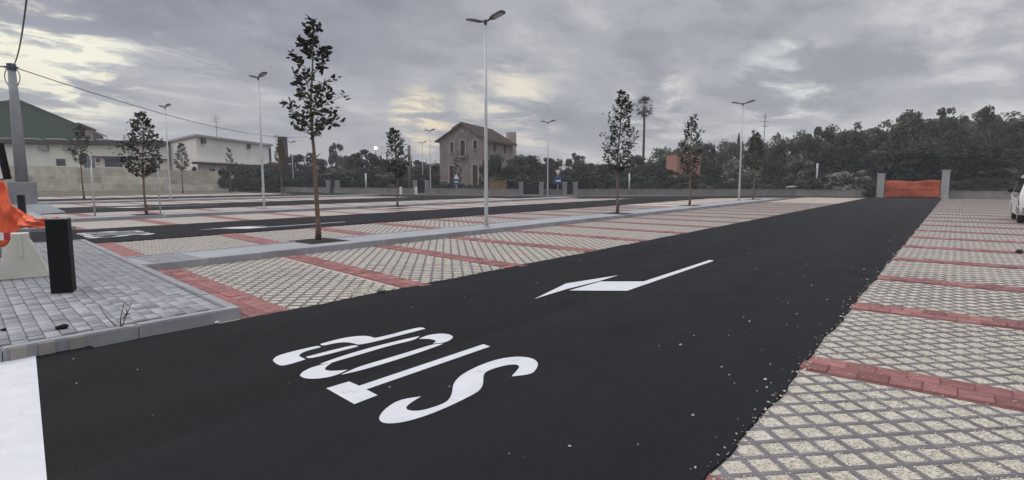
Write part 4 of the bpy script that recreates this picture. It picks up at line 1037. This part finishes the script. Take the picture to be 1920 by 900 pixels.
def hill_z(X, Y):                                # the wooded slope climbs behind the boundary wall, most at the right
    d = max(0.0, Y-61); s = 1/(1+math.exp(-(X+6)/9.0)); return (min(d, 60)*.105*s+min(d, 120)*.018)*(1 if d > 0 else 0)+(.25*math.sin(X*.31)*math.sin(Y*.23) if d > 4 else 0)
mb = MB(); nx, ny = 60, 30
for j in range(ny+1):
    for i in range(nx+1):
        X, Y = -60+200*i/nx, 60.2+130*(j/ny); mb.v.append((X, Y, hill_z(X, Y)-(.02 if j else .1)))
for j in range(ny):
    for i in range(nx): a = j*(nx+1)+i; mb.f.append((a, a+1, a+nx+2, a+nx+1))
mb.build('hill', m_dry, kind='structure', smooth=True)
# distinct trees on the skyline and in front, left to right
T_ = [
 ('round bush at the end of the concrete wall', 430, 78, 299, 52, 'bush', 0, 0, 'bush'), ('low dark shrub peeping over the concrete wall', 368, 84, 306, 26, 'bush', 0, 1, 'shrub'),
 ('bare topped grey tree behind the warehouse roof', 210, 125, 246, 60, 'ragged', 3, 0, 'tree'),
 ('dark rounded tree left of the umbrella pine', 578, 92, 270, 95, 'dome', 0, 0, 'tree'), ('tall umbrella pine standing above the hedge', 631, 112, 254, 34, 'dome', 0, 0, 'tree'),
 ('dark bushy tree right of the umbrella pine', 688, 84, 272, 100, 'ragged', 0, 1, 'tree'), ('olive toned tree left of the lit street light', 660, 100, 283, 70, 'dome', 1, 2, 'tree'),
 ('lower tree behind the small sapling by the wooden pole', 745, 88, 290, 70, 'dome', 1, 1, 'tree'), ('narrow dark tree at the wooden pole', 770, 95, 280, 18, 'cypress', 0, 0, 'tree'),
 ('domed tree left of the farmhouse', 800, 96, 287, 80, 'dome', 1, 0, 'tree'), ('pale grey green bush left of the small sapling', 722, 74, 312, 58, 'bush', 2, 0, 'bush'),
 ('clipped green hedge tree behind the gateposts', 638, 76, 312, 88, 'bush', 1, 2, 'tree'), ('dark tree masking the left part of the hedge', 500, 82, 300, 70, 'bush', 0, 2, 'tree'),
 ('ivy dark tree against the farmhouse side wall', 938, 70, 280, 78, 'dome', 0, 1, 'tree'), ('climbing shrub at the farmhouse corner', 908, 74, 292, 26, 'ragged', 0, 2, 'shrub'),
 ('broad dark tree right of the tower', 985, 76, 281, 84, 'dome', 0, 2, 'tree'), ('dark tree behind the middle lamp', 1032, 84, 286, 70, 'ragged', 1, 0, 'tree'),
 ('reddish brown tree right of the middle lamp', 1078, 98, 280, 60, 'ragged', 3, 1, 'tree'), ('low tree left of the dense sapling', 1120, 90, 294, 80, 'dome', 0, 0, 'tree'),
 ('dark tree at the foot of the palm', 1205, 92, 284, 84, 'dome', 0, 1, 'tree'), ('dark low tree right of the palm', 1252, 96, 290, 60, 'dome', 0, 2, 'tree'),
 ('greyish tree right of the narrow sapling', 1338, 92, 258, 66, 'dome', 0, 1, 'tree'), ('slim cypress left of the far right lamp', 1382, 96, 243, 20, 'cypress', 0, 1, 'tree'),
 ('tree behind the far right lamp', 1425, 88, 244, 70, 'ragged', 0, 0, 'tree'), ('rounded tree right of the radio mast', 1468, 96, 242, 70, 'dome', 1, 0, 'tree'),
 ('high crowned tree on the slope, mid right', 1528, 92, 226, 84, 'ragged', 1, 1, 'tree'), ('round tree right of the high crowned one', 1588, 90, 231, 80, 'dome', 0, 2, 'tree'),
 ('big hazy tree rising left of the orange gate', 1680, 86, 200, 110, 'dome', 1, 1, 'tree'), ('ragged tree above the orange gate', 1762, 92, 196, 100, 'ragged', 1, 2, 'tree'),
 ('tall ragged tree top towards the right edge', 1852, 96, 190, 84, 'ragged', 1, 0, 'tree'), ('dark tree at the right edge above the car', 1915, 90, 204, 90, 'dome', 0, 0, 'tree'),
 ('pale flowering bush right of the far right lamp', 1385, 70, 290, 84, 'bush', 2, 1, 'bush'), ('pale flowering bush in the middle of the slope', 1500, 72, 288, 70, 'bush', 2, 2, 'bush'),
 ('large grey flowering bush left of the orange gate', 1585, 66, 306, 92, 'bush', 2, 0, 'bush'), ('small pale bush below the narrow sapling', 1322, 62, 341, 34, 'bush', 2, 1, 'bush'),
 ('small pale bush left of the white slab', 1438, 62, 345, 30, 'bush', 2, 2, 'bush'), ('green shrub beside the left gatepost of the net', 1630, 62, 338, 36, 'bush', 1, 0, 'shrub'),
 ('wide dusty bush hiding the foot of the orange house', 1290, 65, 311, 86, 'bush', 1, 0, 'bush'), ('dark shrub left of the orange house foot', 1248, 66, 309, 44, 'bush', 0, 2, 'shrub'),
 ('dark spreading tree behind the orange net', 1710, 70, 268, 130, 'dome', 0, 2, 'tree'), ('dark spreading tree between gate and car', 1830, 70, 262, 130, 'dome', 0, 1, 'tree')]
for (lb, x, D, yt, w, kd, mi, var, cat) in T_:
    D *= 1 if x < 1450 else .80
    yt -= 9 if x > 1640 and yt < 240 else 0
    X, Y = W(x, D); z0 = hill_z(X, Y) if Y > 60 and X > -60 else 0
    tree(lb, x, D, yt, w, kd, mi, var, z0=z0, cat=cat, name={'tree': 'tree', 'bush': 'bush', 'shrub': 'shrub'}[cat], foot=.42 if 'umbrella pine standing' in lb else .02 if cat != 'tree' else .1)
# the wood behind and between them: one mass of crowns nobody could count
def wood(name, spots, mi):
    vs, fs, n = [], [], 0
    for (X, Y, z0, r, h, kd, var) in spots:
        v, f = CR[kd][var]; k = NR.choice(len(f), int(len(f)*.45), replace=False); v = v.reshape(-1, 4, 3)[k].reshape(-1, 3).copy()
        a = NR.uniform(0, 6.28); c, s = math.cos(a), math.sin(a); vs.append(np.stack([(v[:, 0]*c-v[:, 1]*s)*r+X, (v[:, 0]*s+v[:, 1]*c)*r+Y, v[:, 2]*h+z0], 1))
        fs.append(np.arange(len(v)).reshape(-1, 4)+n); n += len(v)
    return link(name, np_mesh(name, np.concatenate(vs), np.concatenate(fs), m_fol[mi]), None, kind='stuff')
def row_spots(x0, x1, D0, D1, y0, y1, n, jit, rmin, rmax, kd='dome'):   # D falls towards the right: the wall and the slope come nearer there
    out = []
    for i in range(n):
        q = (i+R.random()*.8)/n; x = x0+(x1-x0)*q; D = D0+(D1-D0)*q+R.uniform(-3, 3); X, Y = W(x, D); z0 = hill_z(X, Y) if Y > 60 and X > -60 else 0
        out.append((X, Y, z0-.3, R.uniform(rmin, rmax), max(1.5, Z(y0+(y1-y0)*q+R.uniform(-jit, jit), D)-z0), kd, R.randrange(3)))
    return out
wood('woodland', row_spots(1230, 2250, 104, 72, 254, 188, 38, 9, 3.0, 4.6) + row_spots(1560, 2300, 100, 84, 220, 172, 24, 8, 4, 6, 'ragged'), 1)
wood('woodland', row_spots(1230, 2250, 82, 58, 292, 262, 38, 10, 2.4, 3.6) + row_spots(1320, 2250, 70, 49, 322, 300, 36, 8, 1.6, 2.4, 'bush'), 0)
wood('hedge', row_spots(925, 1260, 84, 88, 296, 296, 20, 5, 2.5, 3.6) + row_spots(930, 1300, 64, 70, 322, 318, 26, 6, 1.6, 2.4, 'bush') + row_spots(1090, 1290, 66, 66, 332, 335, 12, 5, 1.2, 2, 'bush'), 0)
wood('hedge', row_spots(450, 830, 88, 96, 298, 300, 26, 5, 2.6, 3.6) + row_spots(445, 820, 78, 74, 326, 320, 34, 5, 1.6, 2.4, 'bush'), 0)
wood('hedge', row_spots(1640, 2300, 54, 44, 338, 328, 40, 7, 1.0, 1.7, 'bush') + row_spots(1300, 1660, 66, 56, 345, 345, 20, 6, .8, 1.5, 'bush'), 0)
wood('hedge', row_spots(812, 935, 68, 64, 338, 338, 14, 3, .9, 1.4, 'bush'), 0)
wood('hedge', row_spots(-420, -60, 84, 90, 250, 262, 14, 6, 3, 5), 0)
# tall fan palm
def palm(x, D, top):
    X, Y = W(x, D); h = Z(top, D); t = thing('palm_tree', 'tall slender fan palm rising above the trees', 'palm', (X, Y, 0))
    zc = h-1.55; pts = [(.12*math.sin(q*2.5), .05*q, zc*q) for q in [i/10 for i in range(11)]]
    MB().tube(pts, [.26-.1*i/10 for i in range(11)], 10).build('trunk', m_barkd, t, smooth=True)
    tx, ty = pts[-1][0], pts[-1][1]; rng = random.Random(5)
    fr = MB()
    for i in range(30):
        az = i*2.4; el = math.radians(85-140*(i/30)**.9); L = rng.uniform(1.6, 2.15); d = Vector((math.cos(az)*math.cos(el), math.sin(az)*math.cos(el), math.sin(el)))
        p0 = Vector((tx, ty, zc)); p1 = p0+d*L*.55; MBp = MB().tube([p0, p1], [.025, .015], 4, False); fr.add(MBp.v, MBp.f)
        sd_ = d.cross(Vector((0,0,1))).normalized() if abs(d.z) < .95 else Vector((1,0,0)); un = sd_.cross(d)
        for k in range(11):                      # fan of blades
            a = (k-5)*.2; v = (d*math.cos(a)+sd_*math.sin(a)); e = p1+v*L*.5+Vector((0,0,-.3*(1-abs(d.z))-.05*abs(k-5))); s = v.cross(un)*.05
            m_ = p1.lerp(e, .55); fr.add([p1, m_+s, e, m_-s], [(0,1,2,3)])
    fr.build('fronds', m_fol[1], t, kind='stuff')
    sk = MB()
    for i in range(60):
        az = rng.uniform(0, 6.28); z = zc-rng.uniform(0, 1.4); w = .36*(1-(zc-z)/1.9); p = Vector((tx, ty, z)); e = p+Vector((math.cos(az)*w, math.sin(az)*w, -.6)); s = Vector((-math.sin(az), math.cos(az), 0))*.12
        sk.add([p+s*.3, e+s, e-s+Vector((0,0,-.15)), p-s*.3], [(0,1,2,3)])
    sk.build('dead_frond_skirt', m_fol[3], t, kind='stuff')
palm(1204, 96, 184)
# lit street light beyond the trees
ml = bpy.data.materials.new('lit_lamp'); ml.use_nodes = True; ml.node_tree.nodes['Principled BSDF'].inputs['Emission Color'].default_value = (1, .9, .72, 1); ml.node_tree.nodes['Principled BSDF'].inputs['Emission Strength'].default_value = 6
X, Y = W(706, 100); t = thing('lit_street_light', 'glowing street light above the trees left of the small sapling', 'street light', (X, Y, 0))
zz = Z(278, 100); MB().tube([(0,0,0),(0,0,zz-.2)], .07, 8).build('pole', m_side, t); bm = bmesh.new(); bmesh.ops.create_uvsphere(bm, u_segments=14, v_segments=10, radius=.27)
me = bpy.data.meshes.new('globe'); bm.to_mesh(me); bm.free(); me.materials.append(ml); link('globe', me, t, (0, 0, zz)); MB().tube([(0,0,zz-.45),(0,0,zz-.33)], [.12,.2], 10).build('collar', m_side, t)

# ------------------------------------------------------------------ white car at the right edge, tail towards the road
def car():
    X, Y = G(1905, 420); t = thing('white_car', 'white hatchback cut off by the right edge, seen from behind', 'car', (X+.86, Y, .008), math.pi/2)
    hw_ = .84
    def half(z): return hw_-.05*max(0, .45-z)-max(0, z-.98)*.26
    prof = [(.10,.30),(.02,.42),(.0,.62),(.02,.90),(.06,1.02),(.14,1.30),(.24,1.56),(.36,1.66),(.62,1.71),(1.4,1.735),(2.2,1.71),(2.62,1.62),(3.02,1.30),(3.30,1.06),(3.75,.96),(3.95,.84),(4.02,.62),(3.98,.36),(3.86,.27)]
    arch = []
    for cx in (3.25, .72):
        arch += [(cx+.36*math.cos(q), .28+.36*max(0, math.sin(q))) for q in [math.pi*i/9 for i in range(10)]]
    outline = prof+arch
    ncs = [(-1, 0), (-.92, 1), (.92, 1), (1, 0)]
    def ring(k, inset): # points of the outline at one side position
        cxm, czm = 2.0, .9; out = []
        for x, z in outline:
            xx, z2 = (x, z) if not inset else (cxm+(x-cxm)*.985, czm+(z-czm)*.965 if z > .7 else z)
            out.append((xx, k*half(z2), z2))
        return out
    rings = [ring(-1, True), ring(-.93, False), ring(.93, False), ring(1, True)]
    mb = MB(); n = len(outline)
    for r_ in rings: mb.v += r_
    for k in range(3):
        for i in range(n): a, b = k*n+i, k*n+(i+1) % n; mb.f.append((a, b, b+n, a+n))
    mb.f += [tuple(range(n)), tuple(range(4*n-1, 3*n-1, -1))]
    body = mb.build('body', m_carw, t)
    bm = bmesh.new(); bm.from_mesh(body.data); bmesh.ops.recalc_face_normals(bm, faces=bm.faces); bm.to_mesh(body.data); bm.free(); body.data.shade_smooth()
    try: body.data.set_sharp_from_angle(angle=.6)
    except Exception: pass
    for s in (-1, 1):
        def side(pl, nm, mat, off=.012, par=t):
            v = [(x, s*(half(z)*1.0+off), z) for x, z in pl]; v2 = [(x, s*(half(z)-.03), z) for x, z in pl]; k = len(pl)
            return MB().add(v+v2, [tuple(range(k)) if s < 0 else tuple(range(k-1, -1, -1))]+[(i, i+k, (i+1) % k+k, (i+1) % k) for i in range(k)]).build(nm, mat, par)
        side([(.26,1.06),(.95,1.06),(.95,1.55),(.42,1.55),(.33,1.42)], 'side_window', m_dglass); side([(1.02,1.06),(1.80,1.06),(1.80,1.58),(1.02,1.56)], 'side_window', m_dglass)
        side([(1.88,1.06),(2.95,1.06),(2.60,1.48),(2.45,1.57),(1.88,1.58)], 'side_window', m_dglass)
        side([(.30,.985),(3.2,.985),(3.2,1.0),(.30,1.0)], 'waist_line', m_black); d = side([(1.05,.40),(1.82,.40),(1.82,1.03),(1.05,1.03)], 'door', m_carw, .006)
        side([(1.12,.90),(1.28,.90),(1.28,.94),(1.12,.94)], 'handle', m_black, .03, d); d = side([(1.86,.40),(2.85,.40),(2.85,1.03),(1.86,1.03)], 'door', m_carw, .006); side([(1.92,.90),(2.08,.90),(2.08,.94),(1.92,.94)], 'handle', m_black, .03, d)
        side([(.30,.80),(.42,.80),(.42,.93),(.30,.93)], 'fuel_flap', m_black if s < 0 else m_carw, .008)
        side([(.02,.62),(.10,.62),(.14,.92),(.05,.92)], 'tail_light', m_red, .014); side([(3.62,.74),(3.94,.70),(3.90,.86),(3.66,.90)], 'headlight', m_lens, .012)
        side([(.04,.34),(.34,.34),(.34,.56),(.02,.56)], 'rear_bumper_corner', m_side, .010)
        for cx in (.72, 3.25):
            w = MB().tube([(cx, s*.80, .30), (cx, s*.62, .30)], .30, 28).build('wheel', m_tyre, t, bevel=.03); MB().tube([(cx, s*.815, .30), (cx, s*.79, .30)], .20, 20).build('rim', m_rim, w)
        MB().box(2.55, 2.72, min(s*.86, s*1.0), max(s*.86, s*1.0), 1.05, 1.17).build('mirror', m_black, t, bevel=.02)
    MB().add([(.085,-.58,1.08),(.085,.58,1.08),(.235,.52,1.52),(.235,-.52,1.52),(.13,-.58,1.08),(.13,.58,1.08),(.28,.52,1.52),(.28,-.52,1.52)], [(0,3,2,1),(4,5,6,7),(0,1,5,4),(1,2,6,5),(2,3,7,6),(3,0,4,7)]).build('rear_window', m_dglass, t)
    MB().add([(2.70,-.60,1.60),(2.70,.60,1.60),(3.22,.70,1.14),(3.22,-.70,1.14),(2.6,-.60,1.55),(2.6,.60,1.55),(3.1,.70,1.1),(3.1,-.70,1.1)], [(0,1,2,3),(4,7,6,5),(0,4,5,1),(1,5,6,2),(2,6,7,3),(3,7,4,0)]).build('windscreen', m_dglass, t)
    for s in (-1, 1): MB().box(-.012, .06, min(s*.60, s*.68), max(s*.60, s*.68), .78, .94).build('reflector', m_black, t)
    MB().box(-.004, .10, -.70, .70, 1.0, 1.03).build('tailgate_seam', m_black, t)
    MB().box(-.02, .03, -.26, .26, .66, .78).build('number_plate', m_signw, t); MB().box(-.03, .10, -.74, .74, .36, .56).build('rear_bumper', m_side, t, bevel=.02)
car()

# ------------------------------------------------------------------ damp evening air over the whole place
hz_m = bpy.data.materials.new('haze_air'); hz_m.use_nodes = True; t = NT(hz_m.node_tree); t.n.clear(); o_ = t.add('ShaderNodeOutputMaterial'); pv = t.add('ShaderNodeVolumePrincipled')
pv.inputs['Color'].default_value = (.88, .89, .92, 1); pv.inputs['Density'].default_value = HAZE; t.put(o_.inputs['Volume'], pv.outputs[0])
MB().box(-430, 430, -430, 430, -1.2, 34).build('haze', hz_m, None, kind='stuff')
